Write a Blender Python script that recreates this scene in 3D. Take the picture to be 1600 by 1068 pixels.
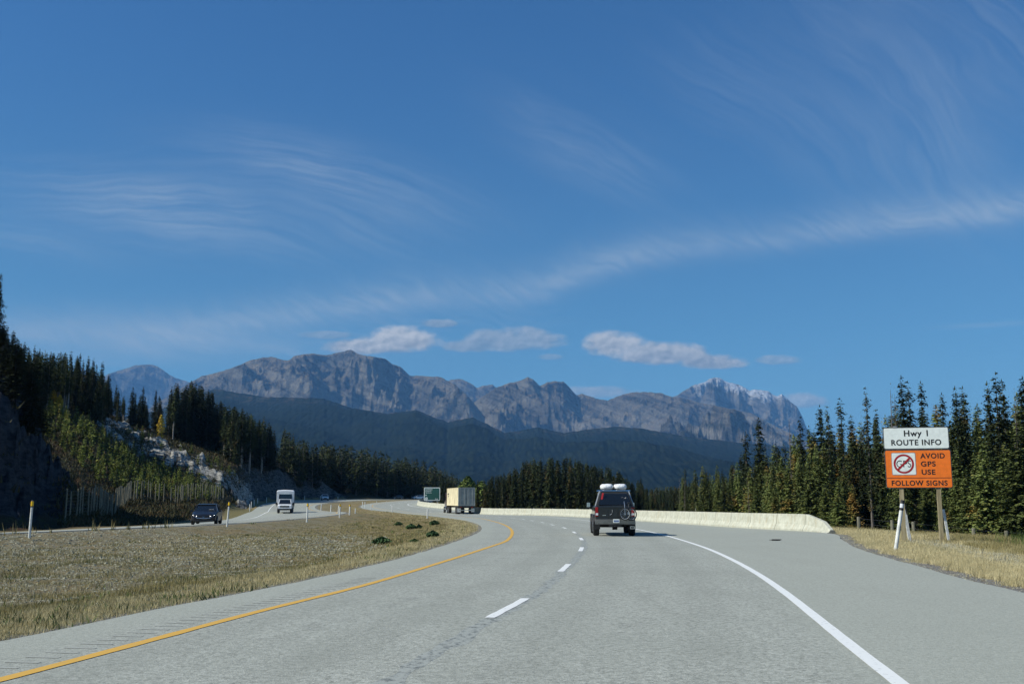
import bpy, bmesh, math, random
import numpy as np
from mathutils import Vector, Matrix
random.seed(7)
rng = np.random.default_rng(11)
R = math.radians
for o in list(bpy.data.objects): bpy.data.objects.remove(o)
scene = bpy.context.scene
COL = scene.collection

# ------------------------------------------------------------------ camera
F = 1600.0                      # focal length in photo pixels (36 mm on a 36 mm wide sensor)
EYE = 1.5
PITCH = math.atan(249/1600)
cd = bpy.data.cameras.new("camera"); cam = bpy.data.objects.new("camera", cd); COL.objects.link(cam)
cam.location = (0, 0, EYE); cam.rotation_euler = (R(90)+PITCH, 0, 0)
cd.lens = 36; cd.sensor_width = 36; cd.clip_start = 0.1; cd.clip_end = 90000
scene.camera = cam
# ------------------------------------------------------------------ sun, sky
SUN_EL, SUN_AZ = R(42), R(180+72)      # azimuth clockwise from +Y : left and a little behind
sd = Vector((math.sin(SUN_AZ)*math.cos(SUN_EL), math.cos(SUN_AZ)*math.cos(SUN_EL), math.sin(SUN_EL)))
sl = bpy.data.lights.new("sun", 'SUN'); sl.energy = 5.0; sl.angle = R(0.53); sl.color = (1.0, 0.97, 0.86)
so = bpy.data.objects.new("sun", sl); COL.objects.link(so)
so.rotation_euler = sd.to_track_quat('Z', 'Y').to_euler()
scene.view_settings.view_transform = 'Standard'; scene.view_settings.look = 'None'
scene.view_settings.exposure = 0.15; scene.view_settings.gamma = 1
try: scene.cycles.volume_bounces = 0; scene.cycles.max_bounces = 6
except Exception: pass

def pray(x, y):
    """photo pixel -> world direction scaled to dy = 1"""
    a = (x-800)/F; b = (534-y)/F
    dy = math.cos(PITCH) - b*math.sin(PITCH); dz = math.sin(PITCH) + b*math.cos(PITCH)
    return a/dy, dz/dy
def at(x, y, Y):
    u, e = pray(x, y); return Vector((u*Y, Y, EYE+e*Y))
def proj(X, Y, Z):
    zc = Y*math.cos(PITCH) + (Z-EYE)*math.sin(PITCH)
    b = -Y*math.sin(PITCH) + (Z-EYE)*math.cos(PITCH)
    return 800 + F*X/zc, 534 - F*b/zc

# ------------------------------------------------------------------ node helpers
class E:
    """a socket with arithmetic"""
    def __init__(s, nt, sock): s.nt, s.s = nt, sock
    def _m(s, op, *o, clamp=False):
        n = s.nt.nodes.new('ShaderNodeMath'); n.operation = op; n.use_clamp = clamp
        for i, v in enumerate((s,)+o):
            if isinstance(v, E): s.nt.links.new(v.s, n.inputs[i])
            else: n.inputs[i].default_value = v
        return E(s.nt, n.outputs[0])
    def __add__(s, o): return s._m('ADD', o)
    def __radd__(s, o): return s._m('ADD', o)
    def __sub__(s, o): return s._m('SUBTRACT', o)
    def __rsub__(s, o): return (s*-1)+o
    def __mul__(s, o): return s._m('MULTIPLY', o)
    def __rmul__(s, o): return s._m('MULTIPLY', o)
    def __truediv__(s, o): return s._m('DIVIDE', o)
    def pow(s, o): return s._m('POWER', o)
    def clamp(s): return s._m('ADD', 0.0, clamp=True)
    def max(s, o): return s._m('MAXIMUM', o)
    def min(s, o): return s._m('MINIMUM', o)
    def abs(s): return s._m('ABSOLUTE')
    def exp(s): return s._m('EXPONENT')
    def ramp(s, a, b, c=0.0, d=1.0, smooth=True):
        n = s.nt.nodes.new('ShaderNodeMapRange'); n.interpolation_type = 'SMOOTHSTEP' if smooth else 'LINEAR'
        s.nt.links.new(s.s, n.inputs[0])
        for i, v in zip((1, 2, 3, 4), (a, b, c, d)): n.inputs[i].default_value = v
        return E(s.nt, n.outputs[0])
def rgb(c): return (c[0], c[1], c[2], 1.0)
class NT:
    def __init__(s, nt): s.nt = nt
    def n(s, t, **k):
        n = s.nt.nodes.new(t)
        for a, b in k.items(): setattr(n, a, b)
        return n
    def L(s, a, b): s.nt.links.new(a.s if isinstance(a, E) else a, b)
    def val(s, v):
        n = s.n('ShaderNodeValue'); n.outputs[0].default_value = v; return E(s.nt, n.outputs[0])
    def comb(s, x, y, z):
        n = s.n('ShaderNodeCombineXYZ')
        for i, v in enumerate((x, y, z)):
            if isinstance(v, E): s.L(v, n.inputs[i])
            else: n.inputs[i].default_value = v
        return n.outputs[0]
    def sep(s, sock):
        n = s.n('ShaderNodeSeparateXYZ'); s.L(sock, n.inputs[0]); return [E(s.nt, o) for o in n.outputs]
    def coord(s, kind='Object'): return s.n('ShaderNodeTexCoord').outputs[kind]
    def pos(s): return s.n('ShaderNodeNewGeometry').outputs['Position']
    def scale(s, vec, sc, loc=(0, 0, 0), rot=(0, 0, 0)):
        n = s.n('ShaderNodeMapping'); s.L(vec, n.inputs[0]); n.inputs[1].default_value = loc; n.inputs[2].default_value = rot
        n.inputs[3].default_value = sc if hasattr(sc, '__len__') else (sc, sc, sc); return n.outputs[0]
    def noise(s, vec, sc, det=4, rough=0.55, dist=0.0):
        n = s.n('ShaderNodeTexNoise'); s.L(vec, n.inputs['Vector']); n.inputs['Scale'].default_value = sc
        n.inputs['Detail'].default_value = det; n.inputs['Roughness'].default_value = rough; n.inputs['Distortion'].default_value = dist
        return E(s.nt, n.outputs[0])
    def vor(s, vec, sc, feature='F1', out='Distance'):
        n = s.n('ShaderNodeTexVoronoi', feature=feature); s.L(vec, n.inputs['Vector']); n.inputs['Scale'].default_value = sc
        return E(s.nt, n.outputs[out])
    def mix(s, f, a, b):
        n = s.n('ShaderNodeMix', data_type='RGBA')
        if isinstance(f, E): s.L(f, n.inputs[0])
        else: n.inputs[0].default_value = f
        for i, v in ((6, a), (7, b)):
            if isinstance(v, (tuple, list)): n.inputs[i].default_value = rgb(v)
            else: s.L(v, n.inputs[i])
        return n.outputs[2]
    def bump(s, h, strength=0.3, dist=0.05):
        n = s.n('ShaderNodeBump'); s.L(h, n.inputs['Height']); n.inputs['Strength'].default_value = strength
        n.inputs['Distance'].default_value = dist; return n.outputs[0]
    def attr(s, name):
        n = s.n('ShaderNodeAttribute'); n.attribute_name = name; return n
def mat(name, build=None, col=(.5, .5, .5), rough=.7, metal=0., spec=.5, emit=None, trans=0.):
    m = bpy.data.materials.new(name); m.use_nodes = True; nt = m.node_tree; b = nt.nodes['Principled BSDF']
    b.inputs['Base Color'].default_value = rgb(col); b.inputs['Roughness'].default_value = rough
    b.inputs['Metallic'].default_value = metal; b.inputs['Specular IOR Level'].default_value = spec
    if emit: b.inputs['Emission Color'].default_value = rgb(emit[0]); b.inputs['Emission Strength'].default_value = emit[1]
    if build: build(NT(nt), b)
    return m
def painted(name, col, rough=.4, metal=0., spec=.5, var=.12, sc=6.0, dirt=None, coat=0.):
    """paint or plastic with a little uneven wear so that no surface is flat"""
    def bld(t, b):
        p = t.coord('Object'); n = t.noise(p, sc, 5, .6)
        d = tuple(c*(1-var*1.6) for c in col); l = tuple(min(1, c*(1+var)) for c in col)
        c = t.mix(n.ramp(.3, .7), d, l)
        if dirt: c = t.mix(t.noise(p, sc*.6, 6, .7).ramp(.5, .75)*.6, c, dirt)
        t.L(c, b.inputs['Base Color']); t.L(n.ramp(.2, .8, rough*.85, min(1, rough*1.2)), b.inputs['Roughness'])
        if coat: b.inputs['Coat Weight'].default_value = coat; b.inputs['Coat Roughness'].default_value = .08
    return mat(name, bld, rough=rough, metal=metal, spec=spec)

# ------------------------------------------------------------------ world
world = bpy.data.worlds.new("World"); scene.world = world; world.use_nodes = True
wt = NT(world.node_tree); wn = world.node_tree.nodes
bg = wn['Background']; bg.inputs[1].default_value = 0.083
sky = wt.n('ShaderNodeTexSky'); sky.sky_type = 'NISHITA'; sky.sun_disc = False
sky.sun_elevation = SUN_EL; sky.sun_rotation = SUN_AZ; sky.altitude = 1500; sky.air_density = 1.0; sky.dust_density = 1.1; sky.ozone_density = 2.2
hs = wt.n('ShaderNodeHueSaturation'); hs.inputs['Saturation'].default_value = 1.0; hs.inputs['Value'].default_value = 1.0
wt.L(sky.outputs[0], hs.inputs['Color'])
try: world.cycles.sampling_method = 'MANUAL'; world.cycles.sample_map_resolution = 256
except Exception: pass
grade = wt.n('ShaderNodeMix', data_type='RGBA', blend_type='MULTIPLY'); grade.inputs[0].default_value = 1
wt.L(hs.outputs[0], grade.inputs[6]); grade.inputs[7].default_value = (.45, .90, 1.16, 1)   # the air of a dry high valley: deeper blue
gx, gy, gz = wt.sep(wt.coord('Generated'))
wt.L(wt.mix(gz.ramp(.12, .46), wt.mix(gz.ramp(.0, .17), (.60, .97, 1.05), (.50, .92, 1.06)), (.415, .895, 1.25)), grade.inputs[7])
yy = gy.max(0.05)
U = gx/yy; V = gz/yy            # directions in front of the road: tangent of bearing and of height
def pxu(x): return (x-800)/F*0.985
def pe(y): return pray(800, y)[1]
def gauss(d, w): return ((d/w)*(d/w)*-1).exp()
def fcurve(xv, pts):
    """smooth curve through (bearing px, height px) points -> tangent height"""
    n = wt.n('ShaderNodeFloatCurve'); c = n.mapping.curves[0]
    n.mapping.use_clip = False
    xs = [(x+400)/2400 for x, _ in pts]; ys = [pe(y)/0.7 for _, y in pts]
    c.points[0].location = (xs[0], ys[0]); c.points[1].location = (xs[-1], ys[-1])
    for a, b_ in zip(xs[1:-1], ys[1:-1]): c.points.new(a, b_)
    n.mapping.update()
    wt.L((xv*(F/0.985)+1200)*(1/2400), n.inputs['Value'])
    return E(wt.nt, n.outputs[0])*0.7
vec = wt.comb(U, V, 0.0)
front = gy.ramp(.25, .4)
broad = wt.noise(vec, 5.0, 3, .5)
def fibre(rot, sx, sy, seed, warp=.02, det=5):
    wv = wt.noise(wt.scale(vec, 7, (seed, seed, 0)), 1.0, 3, .5)
    p2 = wt.comb(U + (wv-.5)*warp*3, V + (wv-.5)*warp*2, seed)
    return wt.noise(wt.scale(wt.scale(p2, 1, rot=(0, 0, rot)), (sx, sy, 1)), 1.0, det, .6)
layers = []
# 1 long rippled band climbing to the right
c1 = fcurve(U, [(-300, 560), (0, 520), (200, 522), (400, 500), (560, 478), (700, 462), (830, 455), (920, 422), (1050, 392), (1200, 378), (1400, 352), (1600, 332), (1900, 300)])
d1 = V - c1
body = gauss(d1, .013)*.55 + gauss(d1-.010, .020)*.35
rip = fibre(R(-58), 120, 26, 3.1, .035)
layers.append(body*(rip.ramp(.28, .74, .45, 1.0))*(broad.ramp(.3, .6, .6, 1))*.62)
layers.append(gauss(d1+.028, .022)*fibre(R(14), 8, 60, 5.5, .03).ramp(.42, .7)*.22*(U.ramp(pxu(1100), pxu(500))))
# 2 fans on the left, strands sweeping down to the right
def fan(cx, cy, wx, wy, rot, a, seed, sx=7, sy=55, lo=.36, hi=.72):
    du = U - pxu(cx); dv = V - pe(cy); cr, sr = math.cos(rot), math.sin(rot)
    p = du*cr + dv*sr; q = dv*cr - du*sr
    m = ((p/(wx/F))*(p/(wx/F)) + (q/(wy/F))*(q/(wy/F)))*-1
    # strands bend: shift the cross coordinate with the square of the distance along
    bend = q + p*p*.55
    f = wt.noise(wt.comb(p*sx, bend*sy + (broad-.5)*6, seed), 1.0, 4, .65, .35)
    return m.exp()*(f.ramp(lo-.10, hi+.04)*.8+.12)*broad.ramp(.3, .62, .45, 1.1)*a
layers.append(fan(290, 335, 250, 52, R(-9), .62, 1.7, 5, 85))
layers.append(fan(500, 278, 190, 50, R(-14), .62, 8.2, 5, 85))
layers.append(fan(20, 375, 130, 30, R(-10), .30, 2.2, 5, 80))
layers.append(fan(180, 520, 330, 34, R(-4), .42, 6.2, 4, 45, .3, .75))
layers.append(fan(160, 550, 220, 20, R(0), .30, 9.9, 4, 60, .3, .75))
layers.append(fan(930, 235, 150, 55, R(-30), .28, 4.4, 5, 80))
layers.append(fan(1220, 180, 190, 80, R(-35), .17, 7.4, 5, 70))
layers.append(fan(1450, 150, 230, 120, R(-50), .26, 11.4, 5, 48))
layers.append(fan(1590, 30, 200, 100, R(-40), .28, 13.4, 5, 50))
layers.append(fan(1570, 507, 70, 4, R(3), .3, 15.4, 3, 30, .2, .6))
cir = layers[0]
for l in layers[1:]: cir = cir + l
cir = cir*1.0
cir = (cir*front).clamp()
col = wt.mix(cir, grade.outputs[2], (4.9, 5.9, 6.9))
# 3 small low clouds over the range: shaded base, brighter top
wv = wt.noise(wt.comb(U*34, V*52, 2.0), 1.0, 5, .64)
wl = wt.noise(wt.comb((U-.004)*34, (V+.0028)*52, 2.0), 1.0, 5, .64)
def puff(parts, seed, dens=1.0, bright=1.0):
    global col
    m = None; top = None
    for cx, cy, wx, wy in parts:
        du = (U-pxu(cx))/(wx/F); dv = (V-pe(cy))/(wy/F)
        below = (dv*-1).max(0.0)
        g = (1.0 - (du*du + dv*dv + below*below*1.2))
        m = g if m is None else m.max(g)
    mm = m + (wv-.5)*2.1
    a = (mm.ramp(-.2, .7)*dens).clamp()
    # relief of the puffs: difference of the same noise sampled towards the sun
    lit = ((wv-wl)*3.2 + .48)
    cy0 = sum(p[1] for p in parts)/len(parts); wy0 = max(p[3] for p in parts)
    lit = (lit + (V-pe(cy0))/(wy0/F)*.42).clamp()
    cc = wt.mix(lit, (3.1*bright, 3.7*bright, 4.4*bright), (7.0*bright, 7.2*bright, 7.3*bright))
    col = wt.mix(a*front, col, cc)
puff([(618, 534, 70, 27), (560, 543, 62, 16)], 2.0, .97)
puff([(685, 506, 32, 9)], 5.0, .5, .85)
puff([(500, 524, 45, 8)], 6.0, .35, .85)
puff([(805, 533, 85, 24), (745, 541, 60, 14)], 3.3, .6, .85)
puff([(860, 558, 24, 6)], 13.3, .35, .85)
puff([(965, 540, 50, 27), (1042, 555, 85, 23), (1118, 566, 62, 16)], 4.6, .95, .93)
puff([(1225, 563, 38, 10)], 7.6, .5, .85)
puff([(925, 614, 75, 12)], 9.6, .6, .9)
puff([(1262, 628, 50, 15)], 12.6, .7, .95)
wt.L(col, bg.inputs[0])

# ------------------------------------------------------------------ numpy noise
_perm = np.random.default_rng(5).permutation(4096)
_ga = np.random.default_rng(6).uniform(0, 2*np.pi, 4096); _gx, _gy = np.cos(_ga), np.sin(_ga)
def perlin(x, y, seed=0):
    x = np.asarray(x, float) + seed*17.3; y = np.asarray(y, float) + seed*9.1
    xi = np.floor(x).astype(np.int64); yi = np.floor(y).astype(np.int64); xf = x-xi; yf = y-yi
    def g(ix, iy, fx, fy):
        h = _perm[(_perm[ix & 4095] + iy) & 4095]; return _gx[h]*fx + _gy[h]*fy
    u = xf*xf*xf*(xf*(xf*6-15)+10); v = yf*yf*yf*(yf*(yf*6-15)+10)
    a = g(xi, yi, xf, yf); b = g(xi+1, yi, xf-1, yf); c = g(xi, yi+1, xf, yf-1); d = g(xi+1, yi+1, xf-1, yf-1)
    return ((a+(b-a)*u) + ((c+(d-c)*u)-(a+(b-a)*u))*v)*1.5
def fbm(x, y, o=5, seed=0, rough=.5):
    s = 0; a = 1; t = 0
    for i in range(o): s = s + a*perlin(x*2**i, y*2**i, seed+i); t += a; a *= rough
    return s/t
def ridged(x, y, o=5, seed=0, rough=.5):
    s = 0; a = 1; t = 0; w = 1
    for i in range(o):
        n = 1-np.abs(perlin(x*2**i, y*2**i, seed+i)*1.4); n = np.clip(n, 0, 1)**2
        s = s + a*n*w; w = np.clip(n*1.6, 0, 1); t += a; a *= rough
    return s/t
def sst(a, b, x):
    t = np.clip((np.asarray(x, float)-a)/(b-a), 0, 1); return t*t*(3-2*t)

# ------------------------------------------------------------------ object helpers
def tag(o, label=None, cat=None, group=None, kind=None):
    if label: o['label'] = label
    if cat: o['category'] = cat
    if group: o['group'] = group
    if kind: o['kind'] = kind
    return o
def link(name, me, m=None, parent=None):
    o = bpy.data.objects.new(name, me); COL.objects.link(o)
    if m:
        for mm in (m if isinstance(m, (list, tuple)) else [m]): me.materials.append(mm)
    if parent: o.parent = parent
    return o
def empty(name, loc=(0, 0, 0), rz=0, **k):
    o = bpy.data.objects.new(name, None); COL.objects.link(o); o.location = loc; o.rotation_euler = (0, 0, rz)
    o.empty_display_size = .3
    return tag(o, **k)
def fastmesh(name, V_, Fq, smooth=False, attrs=None, mi=None):
    """V_ (n,3), Fq (m,3 or 4) int arrays"""
    me = bpy.data.meshes.new(name); V_ = np.asarray(V_, np.float32); Fq = np.asarray(Fq, np.int32); k = Fq.shape[1]
    me.vertices.add(len(V_)); me.vertices.foreach_set('co', V_.ravel())
    me.loops.add(Fq.size); me.loops.foreach_set('vertex_index', Fq.ravel())
    me.polygons.add(len(Fq)); me.polygons.foreach_set('loop_start', np.arange(0, Fq.size, k, dtype=np.int32))
    try: me.polygons.foreach_set('loop_total', np.full(len(Fq), k, np.int32))
    except Exception: pass
    if mi is not None: me.polygons.foreach_set('material_index', np.asarray(mi, np.int32))
    me.polygons.foreach_set('use_smooth', np.full(len(Fq), smooth))
    me.update(calc_edges=True)
    for an, arr in (attrs or {}).items():
        if arr.ndim == 2:
            a = me.attributes.new(an, 'FLOAT_COLOR', 'POINT'); c = np.ones((len(V_), 4), np.float32); c[:, :arr.shape[1]] = arr
            a.data.foreach_set('color', c.ravel())
        else:
            a = me.attributes.new(an, 'FLOAT', 'POINT'); a.data.foreach_set('value', arr.astype(np.float32))
    me.validate(); return me
def gridfaces(nr, nc, wrap=False):
    i = np.arange(nr-1)[:, None]; j = np.arange(nc if wrap else nc-1)[None, :]; j2 = (j+1) % nc
    a = i*nc+j; b = i*nc+j2; c = (i+1)*nc+j2; d = (i+1)*nc+j
    return np.stack([a+0*b, b, c, d], -1).reshape(-1, 4)
def copy_tree(o, parent=None):
    c = o.copy(); COL.objects.link(c)
    if parent: c.parent = parent
    for ch in [x for x in o.children]: copy_tree(ch, c)
    return c

# ------------------------------------------------------------------ road geometry
_pY = np.arange(-60, 1500, 1.0)
_p = np.interp(_pY, [-60, 60, 95, 125, 150, 165, 190, 220, 262, 300, 370, 500, 700], [0, 0, -.12, -.24, -.31, -.27, .25, 1.0, 1.85, 2.1, 2.2, 2.6, 2.6])
_k = np.exp(-.5*(np.arange(-20, 21)/6.0)**2); _k /= _k.sum()
_p = np.convolve(np.pad(_p, 20, 'edge'), _k, 'valid')
def P(Y): return np.interp(Y, _pY, _p)
def ground(x, y):
    """first point where the ray through a photo pixel meets the road surface level"""
    u, e = pray(x, y); Ys = np.arange(3, 600, .05); d = EYE + e*Ys - P(Ys); i = int(np.argmax(d < 0)); Y = Ys[i]
    return (u*Y, Y)
def smooth_line(pts, step=1.0):
    p = np.array(pts, float); out = []
    q = np.vstack([2*p[0]-p[1], p, 2*p[-1]-p[-2]])
    for i in range(1, len(q)-2):
        p0, p1, p2, p3 = q[i-1], q[i], q[i+1], q[i+2]
        n = max(2, int(np.linalg.norm(p2-p1)/step)); t = np.linspace(0, 1, n, endpoint=False)[:, None]
        # centripetal-ish: uniform catmull-rom with limited tangents
        d = np.linalg.norm(p2-p1); m1 = (p2-p0)/max(1e-6, np.linalg.norm(p2-p1)+np.linalg.norm(p1-p0))*d; m2 = (p3-p1)/max(1e-6, np.linalg.norm(p3-p2)+np.linalg.norm(p2-p1))*d
        out.append((2*t**3-3*t**2+1)*p1 + (t**3-2*t**2+t)*m1 + (-2*t**3+3*t**2)*p2 + (t**3-t**2)*m2)
    out.append(p[-1:]); r = np.vstack(out)
    # resample evenly
    s = np.r_[0, np.cumsum(np.linalg.norm(np.diff(r, axis=0), axis=1))]; m = np.arange(0, s[-1], step)
    return np.stack([np.interp(m, s, r[:, 0]), np.interp(m, s, r[:, 1])], 1)
def xs(x, Y): return (pray(x, 790)[0]*Y, Y)
MAINL = smooth_line([(-15, -40), (-9.3, -10)] + [ground(*p) for p in [(0, 1002), (100, 982), (250, 950), (400, 922), (550, 890), (650, 865), (725, 841), (746, 832), (753, 826), (749, 819), (735, 814), (716, 810.6), (687, 807)]]
    + [(-13.4, 146), (-20, 168), (-25.3, 183), (-28.9, 198), (-30.6, 215), (-29.7, 238), (-26, 262), (-18.7, 300), (-9, 360), (0, 450), (5, 600)])
MAINR = smooth_line([(-1.5, -40), (4.3, -6)] + [ground(*p) for p in [(1600, 925.6), (1525, 908.7), (1450, 888), (1375, 867.5), (1337, 855), (1316, 843), (1291, 832), (1155, 824), (1060, 817.5), (992, 813), (925, 808.5), (850, 805)]]
    + [(-3, 143), (-6.7, 165), (-11.5, 185), (-16.9, 200), (-19.4, 212), (-20.0, 225), (-17, 250), (-11, 285), (0, 340), (14, 450), (19, 600)])
OPPN = smooth_line([(-38, -40), (-31, 0), (-28, 20)] + [ground(*p) for p in [(0, 833), (100, 829), (200, 824.5), (300, 820.5), (354, 818), (440, 812)]] + [(-21.5, 118), (-22.4, 140), (-27, 160), (-33, 178), (-37, 195), (-40, 215), (-40.3, 238), (-36, 262), (-29, 290), (-20, 330), (-9, 390), (2, 480), (4, 600)])
OPPF = smooth_line([(-52, -40), (-42, 0), (-35.5, 48), (-32.5, 70), (-31.2, 96), (-33.5, 122), (-38.2, 150), (-43.7, 175), (-49, 200), (-53, 222), (-55, 245), (-53.6, 268), (-49, 290), (-40, 325), (-28, 380), (-16, 450), (-8, 600)])
YELLOW = smooth_line([(-13.4, -40), (-7.5, -8)] + [ground(*p) for p in [(0, 1062), (200, 1010), (400, 956.5), (575, 912.5), (700, 875), (760, 855.6), (792, 844), (800, 829.4), (789, 820), (771, 814), (745, 809)]] + [(-11.6, 148), (-18, 170), (-23.3, 185), (-26.9, 200), (-28.6, 216), (-27.8, 238), (-24, 262), (-16.7, 300)], .5)
DASH = smooth_line([(-9.2, -40), (-4.0, -10)] + [ground(*p) for p in [(594, 1068), (760, 968), (825, 932), (882, 887), (907, 860), (910, 845), (903, 836), (893.5, 829), (881, 824), (863.7, 819.6), (848.7, 816), (834, 813.4), (819.6, 811), (805, 809.2)]] + [(-3.8, 128), (-8.2, 148), (-14, 170), (-19.3, 187), (-23.2, 201), (-25.0, 216), (-24.4, 238), (-21, 262)], .25)
WHITE = smooth_line([(-3, -40), (1.2, -4)] + [ground(*p) for p in [(1405, 1068), (1351, 1025.5), (1310, 992), (1268.5, 959), (1227, 926), (1185.6, 897.5), (1144, 874), (1103, 855.8), (1061, 842), (1028, 833.2), (996, 826.6), (921, 813.4), (891, 810.2), (850, 807)]] + [(-4.2, 143), (-8.2, 165), (-13.2, 184), (-18.4, 199), (-21.2, 212), (-22, 225), (-19, 250)], .5)
def nearestd(X, Y, line, chunk=40000, step=3):
    L = line[::step]; d = np.empty(X.size); x = X.ravel(); y = Y.ravel()
    A = L[:-1]; B = L[1:]; AB = B-A; q = (AB**2).sum(1)
    for i in range(0, x.size, chunk):
        px = x[i:i+chunk, None]; py = y[i:i+chunk, None]
        t = np.clip(((px-A[:, 0])*AB[:, 0]+(py-A[:, 1])*AB[:, 1])/q, 0, 1)
        d[i:i+chunk] = np.sqrt(((px-A[:, 0]-t*AB[:, 0])**2+(py-A[:, 1]-t*AB[:, 1])**2).min(1))
    return d.reshape(X.shape)
def inside(X, Y, poly):
    r = np.zeros(X.shape, bool); n = len(poly); j = n-1
    for i in range(n):
        xi, yi = poly[i]; xj, yj = poly[j]
        if yi != yj: r ^= ((yi > Y) != (yj > Y)) & (X < (xj-xi)*(Y-yi)/(yj-yi)+xi)
        j = i
    return r
polyMain = np.vstack([MAINL[::3], MAINR[::-3]]); polyOpp = np.vstack([OPPF[::3], OPPN[::-3]])
polyA = np.vstack([OPPF[::3], [[30, 9000], [-9000, 9000], [-9000, -300], [OPPF[0][0], -300]]])
polyC = np.vstack([MAINR[::3], [[30, 9000], [9000, 9000], [9000, -300], [MAINR[0][0], -300]]])
_ny = np.array([p for p in OPPN if p[1] < 150])
def zref(X, Y):
    dn = np.interp(Y, _ny[:, 1], _ny[:, 0]) - X
    bank = .040*np.clip(dn, 0, 11)*(1-sst(115, 165, Y))*sst(-30, 10, Y)
    return P(Y) - bank + .30*np.exp(-((Y-148)/20)**2)*sst(15, 21, -X)
# hill and far ground on the left, per photo column: (distance, photo y)
TAB = {
 -900: [(16, 850), (24, 860), (30, 700), (36, 540), (44, 420), (70, 380), (160, 420), (400, 560), (900, 700)],
 -400: [(44, 848), (50, 850), (58, 700), (66, 590), (78, 500), (90, 495), (104, 600), (130, 640), (200, 610), (400, 640), (900, 700)],
 -150: [(58, 834), (66, 838), (74, 700), (82, 600), (92, 525), (100, 515), (112, 600), (130, 640), (160, 610), (200, 600), (400, 620), (900, 700)],
 0: [(68, 829), (77, 834), (84, 730), (92, 625), (100, 545), (106, 535), (116, 620), (130, 660), (160, 610), (200, 590), (400, 620), (900, 710)],
 60: [(74, 828), (83, 833), (92, 770), (100, 700), (106, 690), (114, 745), (130, 735), (150, 690), (170, 645), (190, 628), (230, 620), (400, 640), (900, 720)],
 120: [(80, 826), (90, 815), (98, 775), (104, 772), (114, 792), (128, 762), (145, 715), (165, 668), (185, 640), (230, 622), (400, 645), (900, 720)],
 180: [(84, 822), (95, 824), (112, 812), (130, 785), (150, 745), (172, 705), (192, 676), (225, 660), (260, 655), (400, 668), (900, 730)],
 250: [(92, 820), (102, 822), (125, 804), (150, 786), (180, 742), (198, 714), (206, 694), (235, 682), (270, 674), (400, 685), (900, 740)],
 320: [(100, 816), (112, 815), (140, 797), (160, 783), (180, 768), (197, 738), (204, 718), (235, 703), (260, 694), (400, 705), (900, 745)],
 370: [(125, 809), (140, 806), (165, 797), (182, 792), (192, 775), (197, 745), (225, 727), (260, 718), (400, 722), (900, 750)],
 410: [(170, 797), (190, 794), (207, 788), (211, 775), (216, 742), (228, 730), (260, 726), (400, 730), (900, 755)],
 432: [(228, 784), (236, 783), (240, 772), (246, 735), (262, 727), (320, 727), (400, 732), (900, 757)],
 460: [(246, 780), (256, 779), (261, 765), (266, 738), (278, 730), (320, 728), (400, 733), (900, 760)],
 490: [(272, 779.5), (282, 778), (290, 750), (310, 738), (360, 736), (900, 762)],
 540: [(300, 779), (312, 777), (330, 768), (400, 760), (900, 764)],
 620: [(345, 779), (360, 777), (400, 772), (500, 768), (900, 766)],
 700: [(400, 779), (420, 778), (500, 774), (900, 768)],
 800: [(450, 780), (600, 778), (900, 776)],
 1000: [(450, 786), (900, 780)],
}
_gu = np.linspace(-1.3, .3, 480); _gl = np.linspace(math.log(12), math.log(1200), 420); _gY = np.exp(_gl)
_cu = sorted(TAB); _prof = []
for c in _cu:
    pts = TAB[c]; Yc = np.array([p[0] for p in pts]); ec = np.array([pray(c, p[1])[1] for p in pts])
    zc = EYE + ec*Yc; _prof.append(np.interp(_gY, Yc, zc))
_prof = np.array(_prof); _cuu = np.array([pray(c, 740)[0] for c in _cu])
_T = np.array([np.interp(_gu, _cuu, _prof[:, k]) for k in range(len(_gY))]).T
_kk = np.exp(-.5*(np.arange(-9, 10)/3.2)**2); _kk /= _kk.sum()
_T = np.apply_along_axis(lambda r: np.convolve(np.pad(r, 9, 'edge'), _kk, 'valid'), 0, _T)
_k2 = np.exp(-.5*(np.arange(-3, 4)/1.2)**2); _k2 /= _k2.sum()
_T = np.apply_along_axis(lambda r: np.convolve(np.pad(r, 3, 'edge'), _k2, 'valid'), 1, _T)
def tableH(X, Y):
    Yc = np.clip(Y, 12.5, 1190); u = np.clip(X/np.maximum(Y, 1), -1.29, .29)
    fu = (u-_gu[0])/(_gu[1]-_gu[0]); fl = (np.log(Yc)-_gl[0])/(_gl[1]-_gl[0]); i = np.clip(fu.astype(int), 0, 478); j = np.clip(fl.astype(int), 0, 418); a = fu-i; b = fl-j
    T = _T[i, j]*(1-a)*(1-b)+_T[i+1, j]*a*(1-b)+_T[i, j+1]*(1-a)*b+_T[i+1, j+1]*a*b
    side = np.interp(-X, [30, 36, 41, 47, 54, 64, 90, 200, 600], [-.5, -.6, -1.1, 5.5, 12, 18, 24, 34, 60])
    uu = X/np.maximum(Y, 1)
    w = np.maximum(sst(.62, .95, -uu), 1-sst(20, 45, Y)) * (X < 0)
    return T*(1-w)+side*w
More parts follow.
